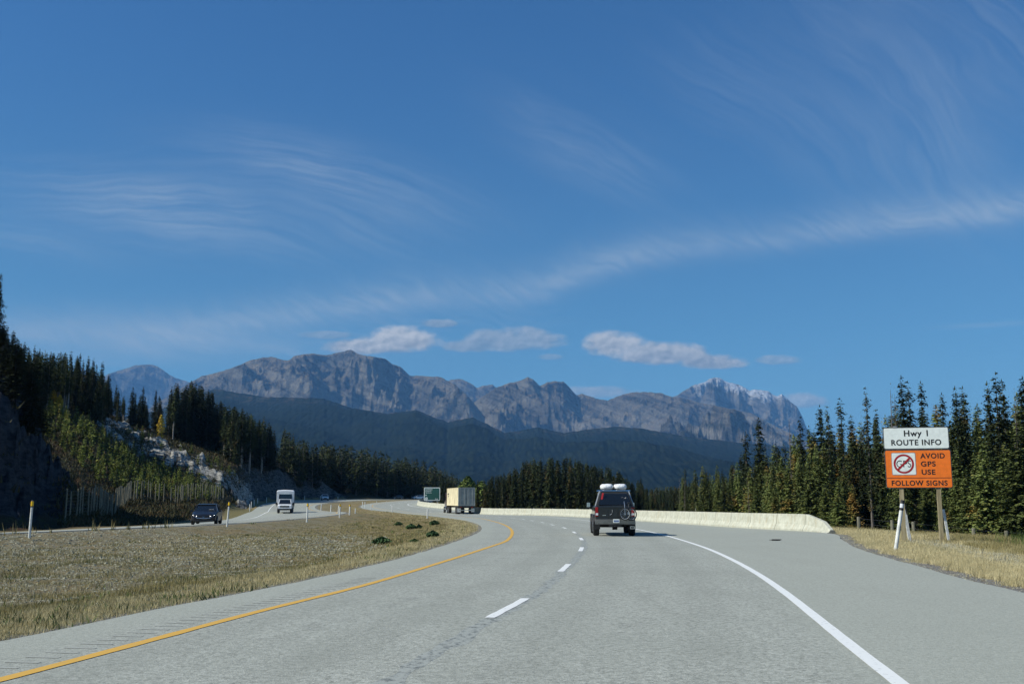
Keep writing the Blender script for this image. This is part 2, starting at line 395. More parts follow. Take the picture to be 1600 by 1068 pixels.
def H(X, Y, rough=True, full=False):
    X = np.atleast_1d(np.asarray(X, float)); Y = np.atleast_1d(np.asarray(Y, float))
    z = zref(X, Y)
    near = (np.abs(X) < 400) & (Y < 700) & (Y > -300)
    dF = np.full(X.shape, 400.); dN = dF.copy(); dL = dF.copy(); dR = dF.copy()
    for arr, ln in ((dF, OPPF), (dN, OPPN), (dL, MAINL), (dR, MAINR)): arr[near] = nearestd(X[near], Y[near], ln)
    A = inside(X, Y, polyA); C = inside(X, Y, polyC) & ~A; M = inside(X, Y, polyMain); O = inside(X, Y, polyOpp)
    B = ~(A | C | M | O)
    zA = tableH(X, Y); steep = 0
    if rough:
        zA = zA + fbm(X/9, Y/9, 4, 3)*.55*sst(4, 16, dF)
    wA = sst(0.3, 7, dF)
    far = 1-sst(900, 3000, np.hypot(X, Y))
    zA = (z*(1-wA)+zA*wA)*far + -20*(1-far)
    zC = z - 1.1*sst(3, 15, dR) - 7*sst(18, 110, dR)
    if rough: zC = zC + fbm(X/7, Y/7, 4, 8)*.18*sst(1, 6, dR) + fbm(X/60, Y/60, 3, 9)*2*sst(30, 120, dR)
    zC = zC*far - 20*(1-far)
    dm = np.minimum(dN, dL)
    zB = z - .42*sst(.4, 5.5, dm)*(1-sst(150, 200, Y)*.6)
    if rough: zB = zB + (fbm(X/2.2, Y/2.2, 4, 12)*.09 + fbm(X/9, Y/9, 2, 14)*.12)*sst(.3, 3, dm)
    out = np.where(A, zA, np.where(C, zC, np.where(B, zB, z))) - .035
    dr = np.where(M, np.minimum(dL, dR), np.where(O, np.minimum(dN, dF), 0))
    out = out - .3*sst(.25, 1.2, dr)
    if full: return out, dict(A=A, B=B, C=C, M=M, O=O, dF=dF, dN=dN, dL=dL, dR=dR)
    return out
def hz(x, y): return float(H(np.array([x]), np.array([y]))[0])

# ------------------------------------------------------------------ ground sheet
phi = np.r_[np.arange(-180, -60, 2.0), np.arange(-60, -33, .4), np.arange(-33, 31, .085), np.arange(31, 60, .5), np.arange(60, 180, 2.0)]
rad = np.r_[.2, np.geomspace(1.5, 420, 460), np.geomspace(428, 7000, 60)]
PH, RA = np.meshgrid(R(1)*phi, rad); GX = RA*np.sin(PH); GY = RA*np.cos(PH)
GZ, info = H(GX, GY, full=True)
gpx, gpy = proj(GX, np.maximum(GY, 1), GZ)
def seg_px(pts):
    d = np.full(GX.shape, 1e9)
    for (a, b), (c, e) in zip(pts[:-1], pts[1:]):
        t = np.clip(((gpx-a)*(c-a)+(gpy-b)*(e-b))/((c-a)**2+(e-b)**2), 0, 1); d = np.minimum(d, np.hypot(gpx-a-t*(c-a), gpy-b-t*(e-b)))
    return d
front_ = (GY > 60) & info['A']
_ln = fbm(gpx/26, gpy/9, 4, 77); ledge = (1-sst(3, 8, seg_px([(172, 672), (215, 690), (258, 706), (300, 722), (345, 742), (372, 757), (384, 775)])-9-_ln*26)) * front_ * (GY > 165) * (GY < 240)
cliff = sst(70, 84, GY)*(1-sst(104, 112, GY))*(1-sst(95, 135, gpx))*front_ * sst(-.4, 1, GZ)
cut2 = front_*sst(1, 3, info['dF'])*(1-sst(24, 36, info['dF']))*sst(365, 385, gpx)*(1-sst(520, 560, gpx))*sst(180, 190, GY)
rock = np.clip(np.maximum(np.maximum(ledge, cliff), cut2), 0, 1)
side_rock = info['A']*(GY < 62)*sst(6, 9, info['dF'])*(1-sst(16, 24, info['dF']))
rock = np.maximum(rock, side_rock)
n1 = ridged(GX/6.0, GY/6.0+GZ/5, 5, 21); n2 = np.abs(fbm(GX/2.2, GY/2.2+GZ/3, 4, 22))
n3 = fbm(GX/14, GY/14, 3, 25)
GZ = GZ + rock*(n3*2.6 + (n1-.45)*2.4*np.where(cliff > .3, 1.3, 1.0) + n2*1.0) * np.where(GY > 130, .9, 1)
grav = np.zeros_like(GX)
Bm = info['B']; dm = np.minimum(info['dN'], info['dL'])
u_ = GX/np.maximum(GY, 1)
grav = np.where(Bm, sst(2.2, 5.5, info['dL'])*(1-sst(.0, .12, u_+.22)), 0)     # stony slope on the median, towards the left
grav = np.maximum(grav, (info['C'] & (np.abs(GX-np.interp(GY, [16, 20, 25, 28, 31, 36, 39, 42], [11.6, 12, 12.7, 13.4, 14.2, 15.4, 15.4, 17])) < .95+.5*fbm(GX, GY, 2, 70)) & (GY > 14) & (GY < 43))*1.0)
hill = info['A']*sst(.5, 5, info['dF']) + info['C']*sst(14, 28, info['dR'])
edge = np.where(info['C'], 1-sst(.45, 1.1, info['dR']), 1-sst(.2, .6, np.minimum(info['dL'], info['dN'])))
greenp = (info['A'] & (gpx > 352) & (gpx < 408) & (GY < 185) & (info['dF'] < 14))*1.0
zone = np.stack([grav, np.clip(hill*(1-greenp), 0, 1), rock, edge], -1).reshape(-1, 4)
ledgeA = ledge.reshape(-1)
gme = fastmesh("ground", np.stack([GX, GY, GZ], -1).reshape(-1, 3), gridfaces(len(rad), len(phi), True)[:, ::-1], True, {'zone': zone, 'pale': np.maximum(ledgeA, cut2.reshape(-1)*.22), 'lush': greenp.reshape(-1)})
def b_ground(t, b):
    p = t.pos(); z = t.attr('zone'); zc = t.n('ShaderNodeSeparateColor'); t.L(z.outputs['Color'], zc.inputs[0])
    gr, hi, ro = [E(t.nt, o) for o in zc.outputs]; ed = E(t.nt, z.outputs['Alpha']); pale = E(t.nt, t.attr('pale').outputs['Fac']); lush = E(t.nt, t.attr('lush').outputs['Fac'])
    big = t.noise(p, .16, 4, .6); med = t.noise(p, 1.1, 5, .65); fine = t.noise(p, 9, 5, .7); tiny = t.noise(p, 40, 3, .7)
    straw = t.mix(med.ramp(.35, .65), (.125, .10, .048), (.29, .235, .115))
    straw = t.mix(big.ramp(.42, .62), straw, (.20, .145, .068))
    straw = t.mix(fine.ramp(.45, .7)*.6, straw, (.34, .29, .165))
    straw = t.mix(t.noise(p, .45, 4, .6).ramp(.52, .66)*.55, straw, (.065, .085, .028))
    stone = t.mix(t.vor(p, 7, out='Color'), (.16, .145, .095), (.36, .34, .245)); stone = t.mix(fine.ramp(.38, .6), (.12, .108, .085), stone)
    gf = (gr + (med-.5)*1.6*gr.ramp(0, .3) ).clamp()
    c = t.mix(gf*med.ramp(.40, .60, .1, .85), straw, stone)
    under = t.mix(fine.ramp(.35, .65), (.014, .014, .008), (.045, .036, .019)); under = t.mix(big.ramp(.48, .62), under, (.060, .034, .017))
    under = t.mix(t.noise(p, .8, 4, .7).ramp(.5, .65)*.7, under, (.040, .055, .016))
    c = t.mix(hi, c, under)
    c = t.mix(lush*.8, c, t.mix(fine.ramp(.35, .65), (.10, .10, .04), (.19, .16, .07)))
    x, y, zz = t.sep(p)
    cr = t.noise(t.comb(x*.8, y*.8, zz*2.2), 1.0, 8, .75, .4)
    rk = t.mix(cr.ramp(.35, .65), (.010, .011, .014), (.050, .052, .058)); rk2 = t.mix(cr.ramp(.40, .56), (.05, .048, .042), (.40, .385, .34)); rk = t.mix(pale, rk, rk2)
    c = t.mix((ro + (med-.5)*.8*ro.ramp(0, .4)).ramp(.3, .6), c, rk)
    c = t.mix((ed*fine.ramp(.35, .5)).clamp(), c, t.mix(tiny.ramp(.35, .65), (.09, .09, .085), (.32, .31, .29)))
    t.L(c, b.inputs['Base Color']); b.inputs['Roughness'].default_value = .95; b.inputs['Specular IOR Level'].default_value = .15
    t.L(t.bump(fine*.5+tiny*.25+cr*ro*1.5+med*.3, .9, .12), b.inputs['Normal'])
M_ground = mat("ground_soil", b_ground)
tag(link("ground", gme, M_ground), kind='structure')

# ------------------------------------------------------------------ roads
def b_asph(t, b):
    p = t.pos(); fine = t.noise(p, 26, 4, .7); agg = t.vor(p, 24, out='Color'); agf = t.noise(p, 34, 2, .8); ag2 = t.noise(p, 11, 3, .8); big = t.noise(p, .25, 4, .55)
    long_ = t.noise(t.scale(p, (1.2, .06, 1), rot=(0, 0, R(10))), 1.0, 4, .6)
    c = t.mix(fine.ramp(.3, .7), (.235, .248, .212), (.40, .415, .36)); c = t.mix(.42, c, t.mix(agg, (.10, .104, .094), (.56, .575, .515))); c = t.mix(agf.ramp(.56, .68)*.55, c, (.62, .63, .57)); c = t.mix(agf.ramp(.44, .32)*.6, c, (.09, .093, .085)); c = t.mix(ag2.ramp(.47, .36)*.38, c, (.13, .135, .122)); c = t.mix(ag2.ramp(.53, .64)*.34, c, (.50, .51, .47))
    c = t.mix(big.ramp(.35, .7)*.35, c, (.25, .262, .226)); c = t.mix(long_.ramp(.5, .7)*.25, c, (.24, .25, .215))
    lat = E(t.nt, t.attr('lat').outputs['Fac']); wob = (t.noise(p, .35, 3, .6)-.5)*.5; l2 = lat+wob
    track = ((l2-1.0).abs().ramp(.15, .55, 1, 0) + (l2-2.75).abs().ramp(.15, .55, 1, 0))*t.noise(p, .8, 5, .7).ramp(.35, .6, .35, 1)
    c = t.mix((track*.22).clamp(), c, (.19, .198, .172)); c = t.mix(((l2-1.85).abs().ramp(.1, .35, 1, 0)*t.noise(p, 1.5, 5, .7).ramp(.5, .65)*.25).clamp(), c, (.14, .142, .13))
    c = t.mix(l2.ramp(3.7, 4.3)*.55, c, t.mix(fine.ramp(.3, .7), (.28, .295, .252), (.39, .405, .35)))
    spots = t.vor(p, .9).ramp(.0, .07, 1, 0)*t.noise(p, 3, 4).ramp(.5, .6); c = t.mix(spots*.45, c, (.10, .10, .095))
    t.L(c, b.inputs['Base Color']); b.inputs['Roughness'].default_value = .88; b.inputs['Specular IOR Level'].default_value = .3
    t.L(t.bump(fine*.6+t.vor(p, 60)*.5, .55, .012), b.inputs['Normal'])
M_asph = mat("asphalt", b_asph)
def paint_mat(name, col, wear=(.2, .205, .195)):
    def bld(t, b):
        p = t.pos(); n = t.noise(p, 14, 6, .75); c = t.mix(n.ramp(.56, .70)*.75, col, wear); t.L(c, b.inputs['Base Color']); b.inputs['Roughness'].default_value = .7
    return mat(name, bld)
M_yel = paint_mat("yellow_line_paint", (.62, .36, .055)); M_wht = paint_mat("white_line_paint", (.74, .75, .73))
M_tar = mat("tar_seal", lambda t, b: t.L(t.mix(t.noise(t.scale(t.pos(), (1.8, 1, 1)), 6, 6, .8).ramp(.38, .54), (.12, .127, .116), (.33, .345, .31)), b.inputs['Base Color']), rough=.7)
def offs(line, d):
    t = np.gradient(line, axis=0); t /= np.linalg.norm(t, axis=1)[:, None]; return line+np.stack([-t[:, 1], t[:, 0]], 1)*d
def road_sheet(name, poly, La, Lb, lane, lift=0.0):
    """sheet between two edge lines, cut across every metre or so"""
    n = int(max(len(La), len(Lb))*.9); ta = np.linspace(0, 1, n)
    a = np.stack([np.interp(ta*(len(La)-1), np.arange(len(La)), La[:, k]) for k in (0, 1)], 1)
    # pair points of B by nearest monotone index
    idx = []; j = 0
    for q in a:
        w = Lb[j:j+14]; k = j+int(np.argmin(((w-q)**2).sum(1))); j = max(j, min(k, len(Lb)-1)); idx.append(j)
    idx = np.array(idx, float); kk = np.ones(9)/9; idx = np.convolve(np.pad(idx, 4, 'edge'), kk, 'valid'); idx[-1] = len(Lb)-1
    b2 = np.stack([np.interp(idx, np.arange(len(Lb)), Lb[:, k]) for k in (0, 1)], 1)
    W = 29; tt = np.linspace(0, 1, W)[None, :, None]; g = a[:, None, :]*(1-tt)+b2[:, None, :]*tt
    # worn, slightly ragged asphalt edges
    s = np.arange(n)*.7; j1 = fbm(s, s*0+3, 4, 40)*.10; j2 = fbm(s, s*0+7, 4, 41)*.10
    dirv = (b2-a)/np.linalg.norm(b2-a, axis=1)[:, None]; g[:, 0] += dirv*j1[:, None]; g[:, -1] += dirv*j2[:, None]
    Z = zref(g[..., 0], g[..., 1])+lift
    Vt = np.concatenate([g, Z[..., None]], -1)
    skA = Vt[:, :1].copy(); skA[..., 2] -= .22; skB = Vt[:, -1:].copy(); skB[..., 2] -= .22; Vt = np.concatenate([skA, Vt, skB], 1)
    f = gridfaces(n, W+2)
    lat = nearestd(Vt[..., 0], Vt[..., 1], lane[0], step=4); latw = nearestd(Vt[..., 0], Vt[..., 1], lane[1], step=4) if lane[1] is not None else lat*0+9
    me = fastmesh(name, Vt.reshape(-1, 3), f, False, {'lat': lat.reshape(-1), 'latw': latw.reshape(-1)})
    bm = bmesh.new(); bm.from_mesh(me); bmesh.ops.recalc_face_normals(bm, faces=bm.faces)
    if sum(fc.normal.z for fc in list(bm.faces)[:2000]) < 0: bmesh.ops.reverse_faces(bm, faces=bm.faces)
    bm.to_mesh(me); bm.free(); return link(name, me, M_asph)
def ribbon(name, line, w, m, parent, lift=.006, z0=None, off=0., jitter=0., nsub=2):
    t = np.gradient(line, axis=0); t /= np.linalg.norm(t, axis=1)[:, None]+1e-9; nrm = np.stack([-t[:, 1], t[:, 0]], 1)
    w_ = np.full(len(line), w/2.0)
    if jitter: w_ = w_*np.clip(1+fbm(np.arange(len(line))*.8, np.zeros(len(line))+w*31, 3, 50)*jitter, .6, 1.6)
    l = line+nrm*off; cols = [l+nrm*w_[:, None]*k for k in np.linspace(1, -1, nsub)]
    g = np.stack(cols, 1); Z = zref(g[..., 0], g[..., 1])+lift
    me = fastmesh(name, np.concatenate([g, Z[..., None]], -1).reshape(-1, 3), gridfaces(len(line), nsub), True)
    bm = bmesh.new(); bm.from_mesh(me); 
    for fc in bm.faces:
        fc.normal_update()
        if fc.normal.z < 0: fc.normal_flip()
    bm.to_mesh(me); bm.free()
    return link(name, me, m, parent)
road = tag(road_sheet("road", polyMain, MAINL, MAINR, (DASH, WHITE)), kind='structure')
opp = tag(road_sheet("opposing_road", polyOpp, OPPF, OPPN, (offs(OPPN, 4.8), None)), kind='structure')
ribbon("yellow_edge_line", YELLOW, .15, M_yel, road, jitter=.25)
ribbon("white_edge_line", WHITE, .15, M_wht, road, jitter=.08)
# dashes: 3 m painted, 6 m gap, phased on the first dash of the photograph
d0 = np.array(ground(760, 968)); s = np.r_[0, np.cumsum(np.linalg.norm(np.diff(DASH, axis=0), axis=1))]
i0 = int(np.argmin(((DASH-d0)**2).sum(1))); st = s[i0]-27
while st < s[-1]-4:
    m_ = (s >= st) & (s <= st+3.0)
    if m_.sum() > 4: ribbon("lane_dash", DASH[m_], .14, M_wht, road, jitter=.2)
    st += 9.05
# sealed joint along the lane line
m_ = (s > s[i0]-22) & (s < s[i0]+40)
wob = DASH[m_].copy(); ss = s[m_]; wob[:, 0] += fbm(ss*.6, ss*0, 3, 61)*.10+.06
ribbon("tar_seal", wob, .20, M_tar, road, lift=.0008, jitter=1.5)
# rumble strip cut beside the yellow line
rv, rf = [], []
yl = YELLOW; ys_ = np.r_[0, np.cumsum(np.linalg.norm(np.diff(yl, axis=0), axis=1))]; tt_ = np.gradient(yl, axis=0); tt_ /= np.linalg.norm(tt_, axis=1)[:, None]
for q in np.arange(30, 62, .32):
    x0, y0 = np.interp(q, ys_, yl[:, 0]), np.interp(q, ys_, yl[:, 1]); tx, ty = np.interp(q, ys_, tt_[:, 0]), np.interp(q, ys_, tt_[:, 1]); nx, ny = -ty, tx
    for (al, ac) in ((-.035, .25), (-.035, .60), (.035, .60), (.035, .25)):
        X_, Y_ = x0+tx*al+nx*ac, y0+ty*al+ny*ac; rv.append((X_, Y_, float(zref(X_, Y_))+.0035))
    k = len(rv)-4; rf.append((k, k+1, k+2, k+3))
me = bpy.data.meshes.new("rumble_strip"); me.from_pydata(rv, [], rf); link("rumble_strip", me, mat("rumble_groove", col=(.325, .335, .30), rough=.9), road)
ribbon("yellow_edge_line", offs(OPPN, 1.2), .14, M_yel, opp)
ribbon("white_edge_line", offs(OPPF, -2.6), .14, M_wht, opp)

# ------------------------------------------------------------------ mountains
def mtn(name, crest, Yc, Yf, zf, seed, m, amp=1.0, rows=150, step=1.0, gexp=1.5, jag=.0012, wl=(1150, 1700), clampf=.994, snow=None, crestvar=.12, back=1500, shelf=None):
    x0, x1 = crest[0][0], crest[-1][0]; px_ = np.arange(x0, x1+.1, step)
    cy = np.interp(px_, [c[0] for c in crest], [c[1] for c in crest])
    ue = [pray(a, b) for a, b in zip(px_, cy)]; u = np.array([q[0] for q in ue]); e = np.array([q[1] for q in ue])
    e = e + jag*(fbm(px_/9, px_*0, 5, seed, .62))
    Yc_ = Yc*(1+crestvar*fbm(u*5, u*0+seed, 3, seed+1))
    t = np.linspace(0, 1, rows)[:, None]
    Yg = Yf+(Yc_[None]-Yf)*t; zc = EYE+e*Yc_
    g = t**gexp; Z = zf+(zc[None]-zf)*g; X = u[None]*Yg
    wx = fbm(X/2500, Yg/2500, 3, seed+2)*900; 
    rd = ridged((X+wx+Yg*.35)/wl[0], (Yg+wx*.6)/wl[1], 6, seed+3, .58); fb = fbm(X/220, Yg/330, 5, seed+4, .6); sp = ridged((X+wx*.6-Yg*.3)/(wl[0]*.34), Yg/(wl[1]*.34), 5, seed+6, .6); hf = ridged((X+wx+Yg*.3)/150, Yg/190, 4, seed+9, .6)
    bigr = ridged((X+wx*.8-Yg*.5)/3000, (Yg+X*.25)/2400, 3, seed+12, .45)
    w = np.sin(np.pi*np.clip(t, 0, 1)**.8)**.6
    rel = (zc-zf)[None]
    Z = Z + ((bigr-.5)*1.05*rel + (rd-.50)*.62*rel + (sp-.45)*.34*rel + fb*.09*rel + (hf-.4)*.075*rel)*w*amp
    lim = EYE + e[None]*Yg*(clampf+.006*t)
    # the crest keeps the photographed outline: nothing in front rises above it
    soft = (zc-zf)[None]*.05*(1-t)+1; over = Z-lim; Z = np.where(over > -soft, lim-soft*np.exp(-(over+soft)/soft/1.0), Z)
    Z = np.where(t > .999, zc[None], Z)
    Yb = Yc_[None]+np.array([[back*.25], [back]]); Zb = zc[None]-np.array([[back*.35], [back*.8]])
    Xa = np.vstack([X, u[None]*Yb]); Ya = np.vstack([Yg, Yb]); Za = np.vstack([Z, Zb])
    rr = np.vstack([rd, rd[-2:]])
    at_ = {'spur': rr.reshape(-1), 'up': np.vstack([t*np.ones_like(X), np.ones((2, X.shape[1]))]).reshape(-1)}
    qx, qy = proj(Xa, Ya, Za); sc_ = np.zeros_like(Xa)
    for cx, cy, wx_, wy_, sl_ in ((905, 664, 26, 6, .05), (985, 655, 30, 3, -.1), (1106, 676, 26, 8, .25), (1190, 686, 40, 6, .15), (560, 640, 40, 3, .1)):
        sc_ = np.maximum(sc_, 1-sst(.5, 1.1, ((qx-cx)/wx_)**2+((qy-cy-(qx-cx)*sl_)/wy_)**2+fbm(Xa/150, Ya/150, 3, 5)*.8))
    at_['scree'] = sc_.reshape(-1)
    me = fastmesh(name, np.stack([Xa, Ya, Za], -1).reshape(-1, 3), gridfaces(rows+2, len(px_)), True, at_)
    return tag(link(name, me, m), kind='structure')
def b_mtn(snow=None, tint=(1, 1, 1), low=True):
    def f(t, b):
        p = t.pos(); x, y, z = t.sep(p); up = E(t.nt, t.attr('up').outputs['Fac']); nz = t.sep(t.n('ShaderNodeNewGeometry').outputs['Normal'])[2]
        wv = t.noise(p, .0016, 5, .6); fine = t.noise(p, .012, 7, .7); mid = t.noise(p, .004, 6, .65)
        strata = t.noise(t.comb(x*.0011+wv*2.5, y*.0008, z*.010 + x*.0050), 1.0, 6, .68)
        c = t.mix(strata.ramp(.38, .62), (.042*tint[0], .039*tint[1], .035*tint[2]), (.285*tint[0], .255*tint[1], .205*tint[2]))
        c = t.mix(fine.ramp(.50, .64)*.5, c, (.34, .28, .20))
        c = t.mix(t.noise(t.comb(x*.003, y*.002, z*.0008), 1.0, 6, .7).ramp(.5, .62)*.55, c, (.07, .068, .07))
        flat = nz.ramp(.62, .86)
        c = t.mix(flat*mid.ramp(.4, .55)*.75, c, (.31, .245, .165))
        if low:
            veg = up.ramp(.62, .30)*mid.ramp(.40, .56)*nz.ramp(.35, .6)
            c = t.mix(veg, c, (.060, .058, .030)); c = t.mix(up.ramp(.5, .25)*fine.ramp(.5, .62)*.5, c, (.13, .088, .045))
        c = t.mix(E(t.nt, t.attr('scree').outputs['Fac'])*fine.ramp(.3, .5, .5, 1), c, (.36, .32, .26))
        if snow:
            s = (z + (wv-.5)*snow[2] + (fine-.5)*snow[2]*.7).ramp(snow[0], snow[1])*nz.ramp(.25, .50)*(x+ (mid-.5)*500).ramp(snow[3]-200, snow[3]+200)
            c = t.mix(s*fine.ramp(.38, .5), c, (.82, .83, .86))
        t.L(c, b.inputs['Base Color']); b.inputs['Roughness'].default_value = 1; b.inputs['Specular IOR Level'].default_value = .05
        t.L(t.bump(fine*1.0+strata*.7+mid*.7, 1.0, 150.0), b.inputs['Normal'])
    return f
M_mtn = mat("mountain_rock", b_mtn())
C_main = [(230, 640), (290, 601), (313, 588), (345, 580), (365, 574), (390, 563), (408, 559), (425, 557), (437, 561), (450, 563), (460, 556), (475, 553), (490, 552), (510, 555), (530, 550), (549, 546), (560, 553), (575, 556), (585, 558), (602, 560), (612, 568), (625, 572), (640, 586), (655, 587), (690, 589), (700, 595), (712, 601), (725, 613), (738, 626), (755, 648), (775, 665), (800, 690)]
C_mid = [(690, 668), (712, 646), (735, 632), (750, 622), (775, 605), (800, 597), (812, 595), (825, 589), (833, 592), (843, 603), (855, 597), (868, 595), (880, 596), (890, 605), (900, 617), (910, 615), (930, 622), (950, 625), (965, 619), (985, 613), (1010, 612), (1035, 614), (1050, 620), (1065, 621), (1090, 628), (1120, 634), (1150, 640), (1175, 645), (1200, 660), (1235, 676), (1265, 692), (1300, 710)]
C_back = [(680, 602), (705, 593), (720, 591), (735, 598), (745, 605), (757, 602), (770, 600), (782, 612), (800, 640), (820, 660)]
C_snow = [(1020, 640), (1045, 622), (1060, 616), (1080, 603), (1100, 597), (1108, 592), (1120, 589), (1126, 591), (1135, 596), (1150, 600), (1160, 603), (1172, 610), (1180, 608), (1200, 610), (1208, 616), (1215, 619), (1222, 615), (1235, 627), (1246, 636), (1253, 650), (1262, 672), (1290, 700), (1330, 715)]
C_left = [(60, 600), (90, 590), (110, 579), (118, 574), (126, 571), (132, 577), (142, 584), (155, 592), (170, 584), (190, 577), (205, 573), (212, 570), (235, 569), (245, 571), (255, 578), (264, 585), (280, 592), (300, 598), (340, 605), (380, 620)]
mtn("mountain_left_far", C_left, 15000, 10500, 300, 31, mat("mountain_rock_left", b_mtn((2020, 2200, 500, -9000), (1, 1, 1.05), False)), amp=.8, rows=90)
mtn("mountain_snow", C_snow, 13500, 9800, 350, 37, mat("mountain_rock_snow", b_mtn((1240, 1430, 450, 2350), (1.05, 1.05, 1.1), False)), amp=.8, rows=120, step=.7)
mtn("mountain_back", C_back, 12000, 9500, 400, 43, M_mtn, amp=.8, rows=80)
mtn("mountain_right", C_mid, 9600, 5900, 180, 47, M_mtn, rows=190, step=.7)
mtn("mountain_main", C_main, 8800, 5600, 200, 55, M_mtn, rows=200, step=.7)
C_for = [(-900, 670), (0, 668), (180, 655), (250, 640), (300, 616), (337, 607), (380, 615), (420, 620), (475, 621), (507, 623), (550, 637), (580, 642), (607, 646), (650, 640), (675, 650), (700, 659), (718, 655), (739, 652), (765, 664), (789, 676), (815, 672), (840, 667), (882, 676), (920, 670), (960, 666), (1000, 669), (1076, 682), (1154, 691), (1230, 698), (1300, 705), (1500, 712), (2400, 720)]
def b_for(t, b):
    p = t.pos(); x, y, z = t.sep(p); up = E(t.nt, t.attr('up').outputs['Fac'])
    cells = t.vor(t.comb(x*.055, y*.0075, z*.03), 1.0); mid = t.noise(p, .0035, 6, .65); st = t.noise(t.comb(x*.0007, y*.0007, z*.006), 1.0, 4, .5)
    c = t.mix(cells.ramp(.1, .7), (.014, .020, .012), (.004, .007, .006)); c = t.mix(mid.ramp(.45, .62)*.5, c, (.014, .018, .010)); c = t.mix(st.ramp(.5, .6)*.35, c, (.010, .014, .010))
    c = t.mix(up.ramp(.90, 1.0)*t.noise(p, .02, 5, .7).ramp(.50, .64)*.5, c, (.12, .09, .055))
    t.L(c, b.inputs['Base Color']); b.inputs['Roughness'].default_value = 1; b.inputs['Specular IOR Level'].default_value = 0
    t.L(t.bump(cells, .8, 7.0), b.inputs['Normal'])
mtn("forested_slope", C_for, 5400, 1500, -20, 63, mat("far_forest", b_for), amp=.22, rows=200, step=1.5, gexp=1.2, wl=(1400, 2000), jag=.0012, crestvar=.06, back=600)

# ------------------------------------------------------------------ haze
hb = bmesh.new(); bmesh.ops.create_cube(hb, size=1)
bmesh.ops.scale(hb, vec=(42000, 36000, 3300), verts=hb.verts); bmesh.ops.translate(hb, vec=(0, 10000, 3300/2-1500), verts=hb.verts)
me = bpy.data.meshes.new("haze"); hb.to_mesh(me); hb.free()
hm = bpy.data.materials.new("haze_air"); hm.use_nodes = True; hm.node_tree.nodes.remove(hm.node_tree.nodes['Principled BSDF'])
pv = hm.node_tree.nodes.new('ShaderNodeVolumePrincipled'); pv.inputs['Color'].default_value = (.21, .51, 1, 1); pv.inputs['Density'].default_value = 5.0e-5; pv.inputs['Anisotropy'].default_value = 0
hm.node_tree.links.new(pv.outputs[0], hm.node_tree.nodes['Material Output'].inputs['Volume'])
HAZE = True
if HAZE:
    tag(link("haze", me, hm), kind='stuff')

